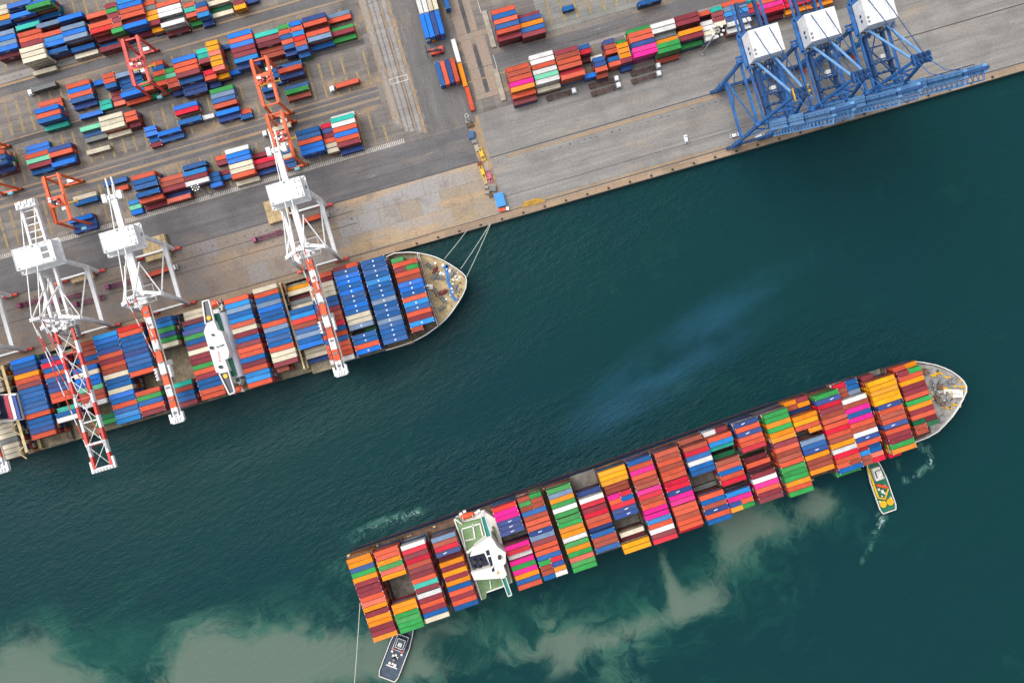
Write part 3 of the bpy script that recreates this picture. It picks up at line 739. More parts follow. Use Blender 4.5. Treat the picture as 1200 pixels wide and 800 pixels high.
SHIP_BAYS = [  # u of the aft end, v of the first row, tier, rows from the upper side
    (174.0, 751.5, 5, 'o o b g o m | m m c k o | m o o m m o'),
    (206.8, 753.5, 5, 'c c o g k o - - - - - o o g g g g'),
    (239.0, 756.7, 5, 'w r m r t m m c q m | w m c m b e'),
    (275.6, 760.0, 5, 'l t r n | x4 o m o m o b c m c b'),
    (354.4, 749.2, 5, 'R p p n n n - - p r | w4 p g p o b c'),
    (386.2, 747.5, 5, 't/g g/t t/t b t c | c n l m c | c b g/r t/n t/o b/w'),
    (421.8, 749.6, 5, 'g l o g w g | g g o o w | g o g k g g'),
    (454.6, 748.5, 5, '- - - n3 w r | m r c c n4 | b t t b - -'),
    (487.5, 749.2, 5, 'Y+ Y+ Y+ t4 t4 p/r c/b r n n - - - e4 x3 Y+ Y+'),
    (521.8, 748.6, 5, 'b c p c t t | p r t c p | p s c w m r'),
    (555.4, 749.2, 5, 'c t c t c c | r r n p p | c c t c c r3'),
    (589.4, 748.0, 5, 't2 t r b w b b - - - a1 | c b t n c b'),
    (619.8, 746.5, 5, 'w3/m3 c s q4 - G3 t c b c r - . s p n/c o/g'),
    (654.8, 746.6, 5, 'n c n c c r - . x3 c4 x3 | m w p c m m'),
    (690.8, 747.4, 5, 'g g o g o o | m c t t c | g g g o c g'),
    (722.0, 743.5, 5, 'o3/m3 t3/o3 n2 o Y c -/o - l b n | o t t o'),
    (754.4, 746.0, 5, 'g n r m t c | c r c t o | w r c c/t b g3'),
    (783.8, 743.0, 5, 'r3/b3 t3/b3 t3/l3 w t p b p c t w n c r4/b4 s4/b4 t4/k4 t4/r4'),
    (820.6, 745.0, 5, 'm2/- Y+ Y+ Y+ Y+ Y+ n c t c n | c m m g o r3/-'),
    (854.8, 745.0, 4, 'c3/o3 m/g c o m m c | g o m c G/x t/G t/-')]
tiers = Tiers('container_tiers')
NBAY = len(SHIP_BAYS)
hatch_bm = []
for bi, (u0, v0, td, rows) in enumerate(SHIP_BAYS):
    st = sv(u0, v0, ZH + td * CH); st.z = 0
    if bi < 10: where = ORD[bi] + ' bay from the stern'
    else: where = ORD[NBAY - 1 - bi] + ' bay from the bow'
    def lab(cn, sz, idx, half, where=where):
        if half is None: return f"{'extra long ' if sz == 45 else ''}{cn} container, {ORD[idx - 1]} from upper rail, {where}, outbound ship"
        return f"short {cn} container, {ORD[idx - 1]} from upper rail, {'aft' if half == 0 else 'forward'} half, {where}, outbound ship"
    stack_bay(SF, st, ZH, td, rows, tiers, lab, 'containers stacked on the outbound ship', pitch=2.475, bias=.02)
    # hatch cover under the bay, pairs of panels
    a = sv(u0, v0, ZH + td * CH)
    n_ = max(13, len([t for t in rows.split() if t not in '|.']))
    bm = NB(); box(bm, -.2, 12.4, -(n_ * 2.46) + .1, 0, ZD + .04, ZH - .25)
    Mx = Matrix.Translation((a.x, a.y, 0)) @ Matrix.Rotation(R(SF.deg), 4, 'Z')
    for k in range(3):
        box(bm, -.2, 6.05, -(n_ * 2.46) * (k + 1) / 3 + .1, -(n_ * 2.46) * k / 3, ZD + .05, ZH - .01)
        box(bm, 6.15, 12.4, -(n_ * 2.46) * (k + 1) / 3 + .1, -(n_ * 2.46) * k / 3, ZD + .05, ZH - .01)
    bmesh.ops.transform(bm, matrix=Mx, verts=bm.verts)
    obj('hatch_cover', bm, HATCH, ship)
    if bi not in (3, 19):   # lashing bridge ahead of the bay
        bm = NB(); W_ = 16.6 * 2.46
        for zz in (ZD + 2.6, ZD + 5.3): box(bm, 12.75, 13.25, -W_, 0, zz, zz + .25)
        for k in range(9): box(bm, 12.8, 13.2, -W_ * k / 8 - .15, -W_ * k / 8 + .15, ZD, ZD + 6.6)
        bmesh.ops.transform(bm, matrix=Mx, verts=bm.verts)
        obj('lashing_bridge', bm, RUSTY, ship)
tiers.done('closed-in lower layers of containers under the top ones on the outbound ship')

# accommodation block of the outbound ship
def polyworld(pts, z): return [(P(x, y, z).x, P(x, y, z).y) for x, y in pts]
def Z5(x, y, ox=520, oy=590, k=6.956): return (ox + x / k, oy + y / k)
acc = NB(); prism(acc, polyworld([Z5(95, 115), Z5(330, 60), Z5(430, 130), Z5(560, 640), Z5(330, 730), Z5(285, 760)], 13), ZD, 13.0)
house = obj('accommodation_block', acc, WHITE2, ship)
g = NB()
prism(g, polyworld([Z5(85, 125), Z5(120, 118), Z5(150, 165), Z5(320, 120), Z5(345, 260), Z5(250, 330), Z5(185, 400)], 16), 13.0, 16.0)
prism(g, polyworld([Z5(255, 625), Z5(490, 590), Z5(520, 660), Z5(350, 715), Z5(345, 770), Z5(310, 785), Z5(285, 700)], 16), 13.0, 16.0)
prism(g, polyworld([Z5(390, 190), Z5(405, 185), Z5(545, 640), Z5(530, 655)], 14.5), 13.0, 14.5)
obj('side_deck', g, GREEND, ship)
w = NB()
prism(w, polyworld([Z5(240, 365), Z5(335, 290), Z5(385, 265), Z5(440, 355), Z5(505, 400), Z5(505, 480), Z5(485, 505), Z5(515, 580), Z5(480, 605), Z5(250, 622), Z5(222, 560), Z5(385, 520), Z5(330, 400), Z5(215, 430)], 26), 13.0, 26.0)
obj('bridge_house', w, WHITE2, ship)
d = NB(); prism(d, polyworld([Z5(203, 440), Z5(335, 403), Z5(372, 540), Z5(250, 565)], 20), 13.0, 20.0)
fun = obj('funnel', d, GLASSD, ship)
for k in range(4):
    d = NB(); p = P(*Z5(250 + (k % 2) * 50, 465 + (k // 2) * 55), 20); disc(d, p.x, p.y, 19.8, 22.4, .9, 12); obj('exhaust_pipe', d, DARK, fun)
d = NB(); prism(d, polyworld([Z5(340, 383), Z5(367, 373), Z5(415, 545), Z5(397, 556)], 26.1), 25.0, 26.25)
obj('skylight', d, GLASSD, ship)
for a, b_, w_, h_, z_ in ((Z5(352, 430), Z5(385, 420), .7, .4, 26.5), (Z5(385, 530), Z5(410, 495), .7, .4, 26.5), (Z5(190, 398), Z5(330, 285), 1.1, .8, 20), (Z5(175, 300), Z5(245, 285), .5, .7, 16.4), (Z5(235, 165), Z5(255, 285), .6, .7, 16.4),
                          (Z5(150, 205), Z5(300, 160), .6, .7, 16.4), (Z5(145, 210), Z5(185, 395), .6, .7, 16.4), (Z5(295, 165), Z5(318, 262), .6, .7, 16.4), (Z5(262, 630), Z5(310, 780), .6, .7, 16.4), (Z5(350, 720), Z5(500, 665), .6, .7, 16.4), (Z5(375, 620), Z5(385, 690), .5, .7, 16.4),
                          (Z5(85, 125), Z5(185, 400), .5, .7, 16.4), (Z5(88, 122), Z5(150, 165), .5, .7, 16.4)):
    d = NB(); bar(d, P(*a, z_), P(*b_, z_), w_, h_); obj('deck_rail', d, WHITE2, ship)
for pts in ([Z5(302, 105), Z5(335, 95), Z5(388, 262), Z5(348, 275)], [Z5(470, 605), Z5(505, 595), Z5(555, 740), Z5(525, 752)]):
    d = NB(); pw = polyworld(pts, 26.6); prism(d, pw, 24.6, 26.2); wing = obj('bridge_wing', d, TEAL, ship)
    d = NB(); wall_along(d, pw, 25.6, 27.3, .32, True); obj('wing_rail', d, WHITE2, wing)
d = NB(); p = P(*Z5(455, 428), 26); disc(d, p.x, p.y, 26, 29, .9, 12); obj('radar_mast', d, DARK, ship)
d = NB(); p = P(*Z5(440, 545), 26); bar(d, (p.x, p.y, 26), (p.x, p.y, 33), .5, round_=8); bar(d, (p.x - 1.6, p.y, 31), (p.x + 1.6, p.y, 31), .25); bar(d, (p.x - 1, p.y + .3, 29), (p.x + 1, p.y - .3, 29), .3); obj('signal_mast', d, YELT, ship)
def lifeboat(par, p, rz, L=7.5, W_=2.9):
    bm = NB(); ring = []
    secs = [(-L / 2, .25), (-L / 2 * .8, .75), (-L / 4, 1), (L / 4, 1), (L / 2 * .8, .72), (L / 2, .18)]
    rows_ = []
    for x, s in secs:
        rows_.append([bm.verts.new((x, W_ / 2 * s * math.cos(t), 1.2 + (1.3 if math.sin(t) > 0 else 1.1) * s * math.sin(t))) for t in [2 * math.pi * i / 12 for i in range(12)]])
    for a, b_ in zip(rows_, rows_[1:]):
        for i in range(12): bm.faces.new((a[i], a[(i + 1) % 12], b_[(i + 1) % 12], b_[i]))
    bm.faces.new(rows_[0]); bm.faces.new(rows_[-1])
    box(bm, -.6, 1.6, -.6, .6, 2.2, 2.9)
    o = obj('lifeboat', bm, LIFEB, par, p); o.rotation_euler.z = rz
    d = NB(); [bar(d, Vector((k, -2, 0)), Vector((k, -1, 2.6)), .3) for k in (-2.5, 2.5)]; [bar(d, Vector((k, -1, 2.6)), Vector((k, .4, 3.1)), .3) for k in (-2.5, 2.5)]
    obj('davit', d, WHITE2, o); return o
lifeboat(ship, P(*Z5(195, 92), 13), R(17)); 
for x, y in ((265, 70), (285, 55), (320, 60), (170, 60), (140, 80)):
    p = P(*Z5(x, y), 13); p.z = 13.0; block('deck_locker', p, .8, .6, 1.4, WHITE2, ship, R(18))
for k in range(56):
    u_ = rnd.uniform(178, 845)
    if 300 < u_ < 352: continue
    p = sv(u_, 746.5 + rnd.uniform(-1.0, 1.8), ZD); s_ = rnd.uniform(.3, .8); block('deck_fitting', p, s_, s_ * .6, rnd.uniform(.4, 1.4), YELT if k % 3 else GREY, ship, R(18.7))
for k in range(30):
    p = sv(rnd.uniform(178, 850), 836 + rnd.uniform(-1, 1.5), ZD); s_ = rnd.uniform(.3, .8); block('deck_fitting', p, s_, s_ * .6, rnd.uniform(.4, 1.4), YELT, ship, R(18.7))

# ================================================================== MOORED SHIP (upper left)
MF = Frame(16.1)
MZD, MZH = 8.0, 9.5
M_OUT = [(-160, 480.0), (0, 433.2), (150, 389.5), (300, 345.5), (420, 310.5), (453, 300.5), (462, 296.6), (479, 295.4), (490.4, 296.3), (500, 298.2), (510, 301), (519, 305), (527.8, 310), (534.5, 314.3), (540.8, 319), (544.8, 323), (546.5, 328), (545.7, 337), (542, 345.5), (537.6, 353), (533, 360), (527.8, 367.3),
         (520.5, 375.3), (513, 382.0), (500, 391.5), (487, 398.7), (470, 404.8), (452, 410.3), (300, 454), (150, 497.5), (0, 541.5), (-160, 588)]
mo = [P(x, y, MZD) for x, y in M_OUT]
mship = thing('container_ship', 'container ship moored at the quay under white cranes, mostly blue containers', 'ship', (0, 0, 0))
su = [p.dot(MF.eu) for p in mo]
obj('hull', hull_mesh(mo, MZD, MF, max(su) - 60, 8, min(su)), [NAVY, BOOT], mship)
bm = NB(); prism(bm, [(p.x, p.y) for p in mo], MZD - .4, MZD + .03); obj('deck', bm, HATCHT, mship)
MZF = 10.2
def Z6(x, y, ox=440, oy=280, k=6.15): return (ox + x / k, oy + y / k)
fc = [Z6(308, 104), Z6(375, 116), Z6(430, 134), Z6(540, 190), Z6(618, 245), Z6(650, 295), Z6(645, 350), Z6(596, 448), Z6(536, 535), Z6(455, 615)]
bm = NB(); prism(bm, polyworld(fc, MZF), MZD + .05, MZF); obj('forecastle_deck', bm, TAN, mship)
bm = NB(); wall_along(bm, [P(x, y, 11.3) for x, y in M_OUT[5:28]], MZD + .1, 11.4, .42); obj('bulwark', bm, WHITE2, mship)
bm = NB(); bar(bm, P(*Z6(306, 100), 12), P(*Z6(452, 618), 12), .9, 2.6); obj('breakwater', bm, WHITE2, mship)
for x, y, a in ((385, 190, -40), (425, 275, 55), (460, 280, -10), (490, 385, 30), (435, 380, -60), (455, 395, 20), (485, 435, -50), (475, 500, 35), (550, 260, 60), (575, 360, 70), (430, 230, 70)):
    winch(mship, P(*Z6(x, y), MZF), R(a), .8, MZF, GREY if random.random() < .6 else BOOT)
bm = NB()
pl = [Z6(490, 215), Z6(520, 190), Z6(510, 230), Z6(525, 275), Z6(520, 300), Z6(545, 360), Z6(550, 410), Z6(580, 445)]
for a, b_ in zip(pl, pl[1:]): bar(bm, P(*a, MZF + .25), P(*b_, MZF + .25), 1.5, .4)
obj('blue_tarpaulin', bm, paint('blue_tarpaulin', (44, 128, 200), .7, .2, .6), mship)
bm = NB(); p = P(*Z6(392, 347), MZF); box(bm, p.x - 1.6, p.x + 1.6, p.y - 1.2, p.y + 1.4, MZF, MZF + 2.0); bar(bm, (p.x, p.y, MZF), (p.x, p.y, MZF + 12), .55, round_=8); bar(bm, (p.x - 1.4, p.y, MZF + 9), (p.x + 1.4, p.y, MZF + 9), .3); obj('foremast', bm, WHITE2, mship)
for k in range(44):
    t = random.random(); e = random.randrange(1, 8); a, b_ = fc[e], fc[e + 1]
    q_ = (a[0] + (b_[0] - a[0]) * t, a[1] + (b_[1] - a[1]) * t); c0 = Z6(470, 330); f_ = random.uniform(.08, .6); q_ = (q_[0] + (c0[0] - q_[0]) * f_, q_[1] + (c0[1] - q_[1]) * f_)
    p = P(*q_, MZF); s_ = random.uniform(.3, .8); block('deck_fitting', p, s_, s_ * .8, random.uniform(.3, 1), random.choice((WHITE2, WHITE2, GREY, RUSTY)), mship, random.uniform(0, 3))
M_BAYS = [  # u of the aft end, v of the first row, tier, rows from the quay side
    (-152, 412, 5, 'e e e e e - - - - - - e e e a e e e'),
    (-106.5, 410.0, 5, 'B b n o c m b b b b b c | b b n c - -'),
    (-72.0, 418.0, 5, 'n r b c b n n c c - q4 b w'),
    (-39.0, 410.0, 5, 't3 t3 t3 b3 t3 B e B B M t t w - - G3 g3 -'),
    (-5.7, 409.0, 5, 's B b n c m c t e b b e B b c b s s'),
    (24.6, 408.0, 5, 'R c b b b n b b b c - - - c g b c m'),
    (60.0, 410.0, 5, 'b s g n g e - - - - - - - q4 t4 b4 b4 m4'),
    (97.3, 409.0, 5, 'e2 e2 x4 b4 n g b m e m m g c m b b c c'),
    (153.7, 410.8, 5, 'c s l b s c e m b m c c b x c s s c'),
    (189.6, 408.2, 5, 'e c b l B b b c l b b b c e e m t4/- -'),
    (224.0, 414.0, 5, 'Y1 e2 x1 a2 e2 b s R t b l b B e2 e2 n1 - -'),
    (254.0, 411.0, 5, 'c4 m4 e e e b b m t t r b c b c c c w'),
    (286.5, 409.0, 5, 'm4/c4 b B B b B b b B b e e l D3/G3 b b c B'),
    (320.3, 412.0, 5, 'b b b b s b b b l b b b l b b b b -'),
    (355.5, 419.0, 5, 'g/- c m/g c t B B b c s b c m s t/-')]
tiers = Tiers('container_tiers')
NM = len(M_BAYS)
for bi, (u0, v0, td, rows) in enumerate(M_BAYS):
    st = MF.W(u0, v0, MZH + td * CH); a = st.copy(); st.z = 0
    where = ORD[NM - 1 - bi] + ' bay from the bow'
    def lab(cn, sz, idx, half, where=where):
        if half is None: return f"{cn} container, {ORD[idx - 1]} from the quay, {where}, moored ship"
        return f"short {cn} container, {ORD[idx - 1]} from the quay, {'aft' if half == 0 else 'forward'} half, {where}, moored ship"
    stack_bay(MF, st, MZH, td, rows, tiers, lab, 'containers stacked on the moored ship', pitch=2.5, bias=.0005 * bi)
    Mx = Matrix.Translation((a.x, a.y, 0)) @ Matrix.Rotation(R(MF.deg), 4, 'Z')
    n_ = max(15, len([t for t in rows.split() if t not in '|.']))
    bm = NB(); box(bm, -.2, 12.4, -(n_ * 2.5) + .1, 0, MZD + .04, MZH - .25)
    for k in range(3):
        for x0, x1 in ((-.2, 6.05), (6.15, 12.4)): box(bm, x0, x1, -(n_ * 2.5) * (k + 1) / 3 + .1, -(n_ * 2.5) * k / 3, MZD + .05, MZH - .01)
    bmesh.ops.transform(bm, matrix=Mx, verts=bm.verts); obj('hatch_cover', bm, HATCHT, mship)
    if bi not in (7,):
        bm = NB(); W_ = (n_ if bi > 12 else 17.6) * 2.5
        if bi == 0: x0, x1, zt_ = 14.2, 15.6, 23
        elif bi in (10, 9, 11): x0, x1, zt_ = 12.6, 13.4, 19
        else: x0, x1, zt_ = 12.75, 13.2, 15
        for zz in ((MZD + 2.6, zt_ - .3)): box(bm, x0, x1, -W_, 0, zz, zz + .25)
        for k in range(9): box(bm, x0 + .03, x1 - .03, -W_ * k / 8 - .15, -W_ * k / 8 + .15, MZD, zt_ - .31)
        if bi == 0:
            for yy in (-1, -W_ * .33, -W_ * .66, -W_ + 3):
                bar(bm, (x0, yy, zt_), (x0 - 2.6, yy - 2.2, zt_ + 1), .5); bar(bm, (x0, yy - 6, zt_), (x0 - 2.6, yy - 2.2, zt_ + 1), .5)
        bmesh.ops.transform(bm, matrix=Mx, verts=bm.verts); obj('lashing_bridge', bm, YELT if bi in (0, 9, 10) else RUSTY, mship)
tiers.done('closed-in lower layers of containers under the top ones on the moored ship')
# moored ship accommodation
def Z7(x, y, ox=220, oy=340, k=6.156): return (ox + x / k, oy + y / k)
bm = NB(); prism(bm, polyworld([Z7(118, 160), Z7(225, 130), Z7(395, 640), Z7(345, 735), Z7(300, 745)], 14), MZD, 14.0); obj('accommodation_block', bm, WHITE2, mship)
bm = NB(); prism(bm, polyworld([Z7(116, 300), Z7(132, 252), Z7(190, 222), Z7(216, 285), Z7(246, 300), Z7(298, 445), Z7(292, 488), Z7(268, 502), Z7(298, 582), Z7(205, 594)], 27), 14.0, 27.0)
brh = obj('bridge_house', bm, WHITE, mship)
for x, y, w_, h_ in ((222, 448, 1.0, .35), (226, 462, .9, .3), (229, 478, 1.0, .35), (232, 494, .8, .3), (235, 510, 1.0, .35)):
    p = P(*Z7(x, y), 27); parts('roof_lettering', [lambda bm: box(bm, p.x - w_ / 2, p.x + w_ / 2, p.y - h_, p.y + h_, 26.98, 27.05)], REDP, brh)
for x, y, s_ in ((185, 322, .8), (175, 415, 1.2), (240, 553, 1.2), (218, 408, .5), (240, 400, .5), (258, 394, .5)):
    p = P(*Z7(x, y), 27); parts('roof_dome', [lambda bm: disc(bm, p.x, p.y, 26.98, 28.4, s_ * .7, 10)], DARK, brh)
for pts, cxy in (([Z7(105, 82), Z7(150, 70), Z7(188, 222), Z7(128, 245)], Z7(155, 200)), ([Z7(225, 597), Z7(292, 583), Z7(338, 735), Z7(300, 752)], Z7(275, 618))):
    bm = NB(); pw = polyworld(pts, 27); prism(bm, pw, 24.8, 26.0); wg = obj('bridge_wing', bm, GLASSD, mship)
    bm = NB(); wall_along(bm, pw, 25.4, 27.2, .5, True); obj('wing_rail', bm, WHITE2, wg)
    bm = NB(); p = P(*cxy, 26.6); disc(bm, p.x, p.y, 26.0, 27.4, 1.05, 16); obj('compass_platform', bm, YELLOW, wg)
bm = NB(); prism(bm, polyworld([Z7(184, 172), Z7(218, 164), Z7(350, 612), Z7(318, 622)], 23), 14.0, 23.0); obj('engine_casing', bm, GREENS, mship)
bm = NB()
pa, pb = P(*Z7(240, 165), 20), P(*Z7(368, 625), 20)
dv = (pb - pa).normalized(); sx = Vector((0, 0, 1)).cross(dv).normalized(); prof = []
n_ = 14
for e in (pa, pb): prof.append([bm.verts.new(e + sx * (-3.6 * math.cos(math.pi * i / n_)) + Vector((0, 0, -6 + 7.5 * math.sin(math.pi * i / n_)))) for i in range(n_ + 1)])
for i in range(n_): bm.faces.new((prof[0][i], prof[0][i + 1], prof[1][i + 1], prof[1][i]))
bm.faces.new(prof[0]); bm.faces.new(prof[1])
obj('funnel_casing', bm, paint('pale_grey_paint', (222, 224, 230), .5, .12, .2), mship, smooth=False)
lifeboat(mship, P(*Z7(193, 100), 14), R(16), 6.5, 3.4); lifeboat(mship, P(*Z7(368, 712), 14), R(16), 6.5, 3.4)
for k in range(30):
    x, y = random.choice(((random.uniform(215, 260), random.uniform(80, 150)), (random.uniform(330, 410), random.uniform(630, 720)), (random.uniform(118, 140), random.uniform(180, 300)), (random.uniform(215, 260), random.uniform(600, 680))))
    p = P(*Z7(x, y), 14); s_ = random.uniform(.3, .9); block('deck_fitting', p, s_, s_, random.uniform(.5, 2), random.choice((GREENS, WHITE2, GREY)), mship, R(16))
# aft funnel block with red, white and blue bands at the picture's edge
def Z8(x, y, ox=0, oy=400, k=4.7): return (ox + x / k, oy + y / k)
bm = NB(); prism(bm, polyworld([Z8(-160, 300), Z8(85, 285), Z8(125, 430), Z8(-120, 470)], 24), MZD, 24.0); ff = obj('accommodation_block', bm, WHITE2, mship)
for (xa, xb, m_, z_) in ((18, 38, paint('crimson_band_paint', (186, 24, 58), .5, .1, .4), 26), (40, 60, WHITE2, 25.6), (62, 82, paint('blue_band_paint', (30, 72, 150), .5, .1, .4), 25.2), (-60, 15, GLASSD, 25.0)):
    bm = NB(); prism(bm, polyworld([Z8(xa, 300), Z8(xb, 296), Z8(xb + 34, 425), Z8(xa + 34, 432)], z_), 24.0, z_); obj('funnel_band', bm, m_, ff)

# ================================================================== YARD CONTAINERS
YARD = [
 ('top left yard block', [
  (-20, 12, 40, 3, 'e e o b - l B l B x2'), (8, 6, 40, 4, 'B b2 B b2 q3 . c3 c3 m3 . e e e . e1'), (32, 4, 40, 4, 'B g5 b2 b1 l3 . . c3 s3 B3 . b3'), (67.5, 21, 40, 4, 'B b1 l B l . b2 e1'),
  (100.5, 18, 40, 4, 'c x3 c R x2 b1 m2'), (122, 6, 20, 4, 'm g m m c g t2'), (136, 1, 40, 4, 's B c c m3 B x1'), (167, 3, 20, 3, 'c a o Y m Y2'), (182, 5, 40, 3, 'c w w a2 w x1'),
  (214, 5, 20, 3, 'c q c g1'), (227.5, 5, 20, 3, 'b c s n1'), (240.5, 3.5, 40, 2, 'e G1 e1'), (272, 2, 20, 2, 'm Y'), (288, 0, 20, 1, 'n')]),
 ('second yard block from the top left', [
  (37.5, 117.5, 40, 3, 'c1 c1 B c b q1'), (77, 100, 40, 2, 'c B c b n1'), (92.5, 135, 40, 1, 'B'), (109, 96, 20, 1, 'B'), (116, 119, 20, 1, 'q q'), (119, 88, 20, 3, 'c c b m1 m1 k1'), (134.5, 87, 40, 3, 'l b2 b2 b2 B c1'),
  (164, 97, 20, 3, 'g c G1'), (176, 73.5, 20, 3, 'c b c g c G1'), (190, 76, 20, 3, 'm1 g M c c n1'), (201, 70, 40, 4, 'B c c m b3 n2 n2'), (229, 59, 20, 4, 'q q m D2 r3 c3 n1'), (240.5, 50, 20, 4, 'Y Y k Y Y k Y2'),
  (259, 54, 20, 1, 'b'), (268, 84, 20, 1, 'B'), (266, 41, 40, 3, 'B c B m m s n2'), (298, 40.5, 40, 3, 'q m x t2 t2'), (324.5, 31, 20, 3, 'g c b c b n2'), (338.5, 27, 20, 3, 'B c s R c b b2'), (353.5, 22, 40, 3, 'n c x2 c l b1'), (382, 18, 40, 1, 'l c - g m2 g')]),
 ('third yard block from the top left', [
  (-23, 182, 40, 4, 'c b b n2'), (26, 171, 40, 2, 'B1 B1 c M m b1'), (55.5, 174.5, 40, 2, 'n c b1 B'), (93, 150, 40, 2, 'M b1 a1'), (101, 177, 40, 1, 'e'), (115, 138, 40, 3, 'e e e e1'), (145, 132.5, 20, 3, 'c c x2'),
  (168.5, 150, 20, 2, 'B B b1 m1'), (184, 155.5, 40, 2, 'B b1'), (203, 125, 40, 2, 'B r - b'), (237, 136, 20, 1, 'w'), (245, 106, 40, 2, 'g l b c . B n1'), (280, 130, 20, 1, 'c b'), (303, 92, 20, 2, 'b - b n1'), (318, 81, 20, 2, 'b b b1'), (325.5, 78, 40, 2, 'b c3 n2 - b1 g t1')]),
 ('yard block beside the ticked white line', [
  (85, 231, 40, 1, 'e b'), (80, 257, 40, 2, 'B b1 n1'), (121, 214, 40, 1, 'b'), (136, 219.5, 20, 1, 'c'), (150, 236, 20, 1, 's M B'), (153, 207, 40, 4, 'c b b . b c3 m1'), (186.5, 209.5, 40, 3, 'c t m n1 k2'), (211, 194, 40, 3, 'b2 . s m w'),
  (243, 204, 20, 2, 'b b B'), (252, 184, 20, 1, 'c m - m b'), (263, 176.5, 40, 3, 'w B B e e c e1'), (293.5, 180, 40, 2, 'm1 . r m n1'), (329, 176, 20, 1, 'b e n b'), (346, 154.7, 40, 3, 'b b c B B'), (375, 146.5, 20, 2, 'r n m c e e'), (385, 134, 40, 3, 'w1 q w c B c m n1')]),
 ('top centre yard block', [
  (575, 13, 40, 4, 'c b c b c m3'), (605, 17, 40, 3, 'm2 n o b m'), (658.5, 9, 20, 1, 'b'), (747.5, 2, 40, 2, 'b')]),
 ('long stack above the right apron', [
  (592, 80.5, 40, 4, 'c t c p o c3 m2'), (619.5, 66, 40, 4, 'w w c w M w e2'), (649, 60.5, 40, 4, 'm t c c r3 c'), (676.5, 54, 20, 3, 'b r x1 - - . B2'), (692.5, 63, 20, 3, 'w1 b n c t2'), (706, 48, 20, 3, 'n t c . b c'), (720, 47, 20, 3, 'g2 o o o m n1'),
  (734.5, 34, 40, 4, 'g3 c c n p p'), (762, 29.5, 40, 4, 'w w a3 o3 g g t1'), (790, 20.5, 40, 4, 'm m x2 o m g2'), (817.5, 15, 20, 3, 'c x1 w w e w'), (831.5, 10, 20, 3, 'q m m e'), (845.5, 4, 40, 3, 'c l s n w w2'), (873, 0, 20, 2, 'q c r'),
  (888, 1, 40, 3, 'c p r x1'), (917, -7, 40, 3, 'c r r o2'), (945, -14, 40, 3, 'r p r o2'), (973, -20, 40, 2, 'p r')])]
tiers = Tiers('container_tiers')
for bname, bays in YARD:
    for bi, (x, y, size, td, rows) in enumerate(bays):
        st = P(x, y, td * CH); st.z = 0
        def lab(cn, sz, idx, half, bi=bi, bname=bname, size=size):
            return f"{'short ' if size == 20 else ''}{cn} container, {ORD[idx - 1]} down in the {ORD[bi] if bi else 'leftmost'} bay{' from left' if bi else ''}, {bname}"
        stack_bay(YF, st, 0.03, td, rows, tiers, lab, 'containers stacked in the yard', size=size, pitch=2.58)
# stacks standing along the cross road: their length runs towards the water
VF = Frame(15.5 - 90)
def road_bay(x, y, td, rows, words, size=40, step=2.6):
    st = P(x, y, td * CH); st.z = 0
    for i, tok in enumerate(rows.split()):
        ch, t, _ = parse(tok, td)
        c = st + YF.eu * (i * step + CW / 2) + YF.ev * (CLEN[size] / 2)
        for k in range(t - 1): tiers.add(size, rnd.choice(Tiers.PAL) if rnd.random() < .5 else ch, c, R(VF.deg), .03 + k * CH)
        place_container(size, ch, Vector((c.x, c.y, .03 + (t - 1) * CH)), R(VF.deg), f"{CNAME[ch]} container, {ORD[i]} from the left {words}", 'containers stacked in the yard')
road_bay(484, -10.5, 3, 'w w e e', 'in the stack cut by the top edge of the picture')
road_bay(491, 18.0, 3, 'B B n B', 'in the blue stack on the cross road')
road_bay(515, -16, 2, 'b', 'beside the cream ones at the top of the cross road')
road_bay(509, 74, 2, 'b c n c', 'in the low stack on the cross road')
road_bay(528, 47, 1, 'w', 'lying alone, top of the row of three on the cross road')
road_bay(535.5, 75, 1, 'o', 'in the middle of the row of three on the cross road')
road_bay(544, 103, 1, 'c', 'at the lower end of the row of three on the cross road')
tiers.done('closed-in lower layers of containers under the top ones in the yard')

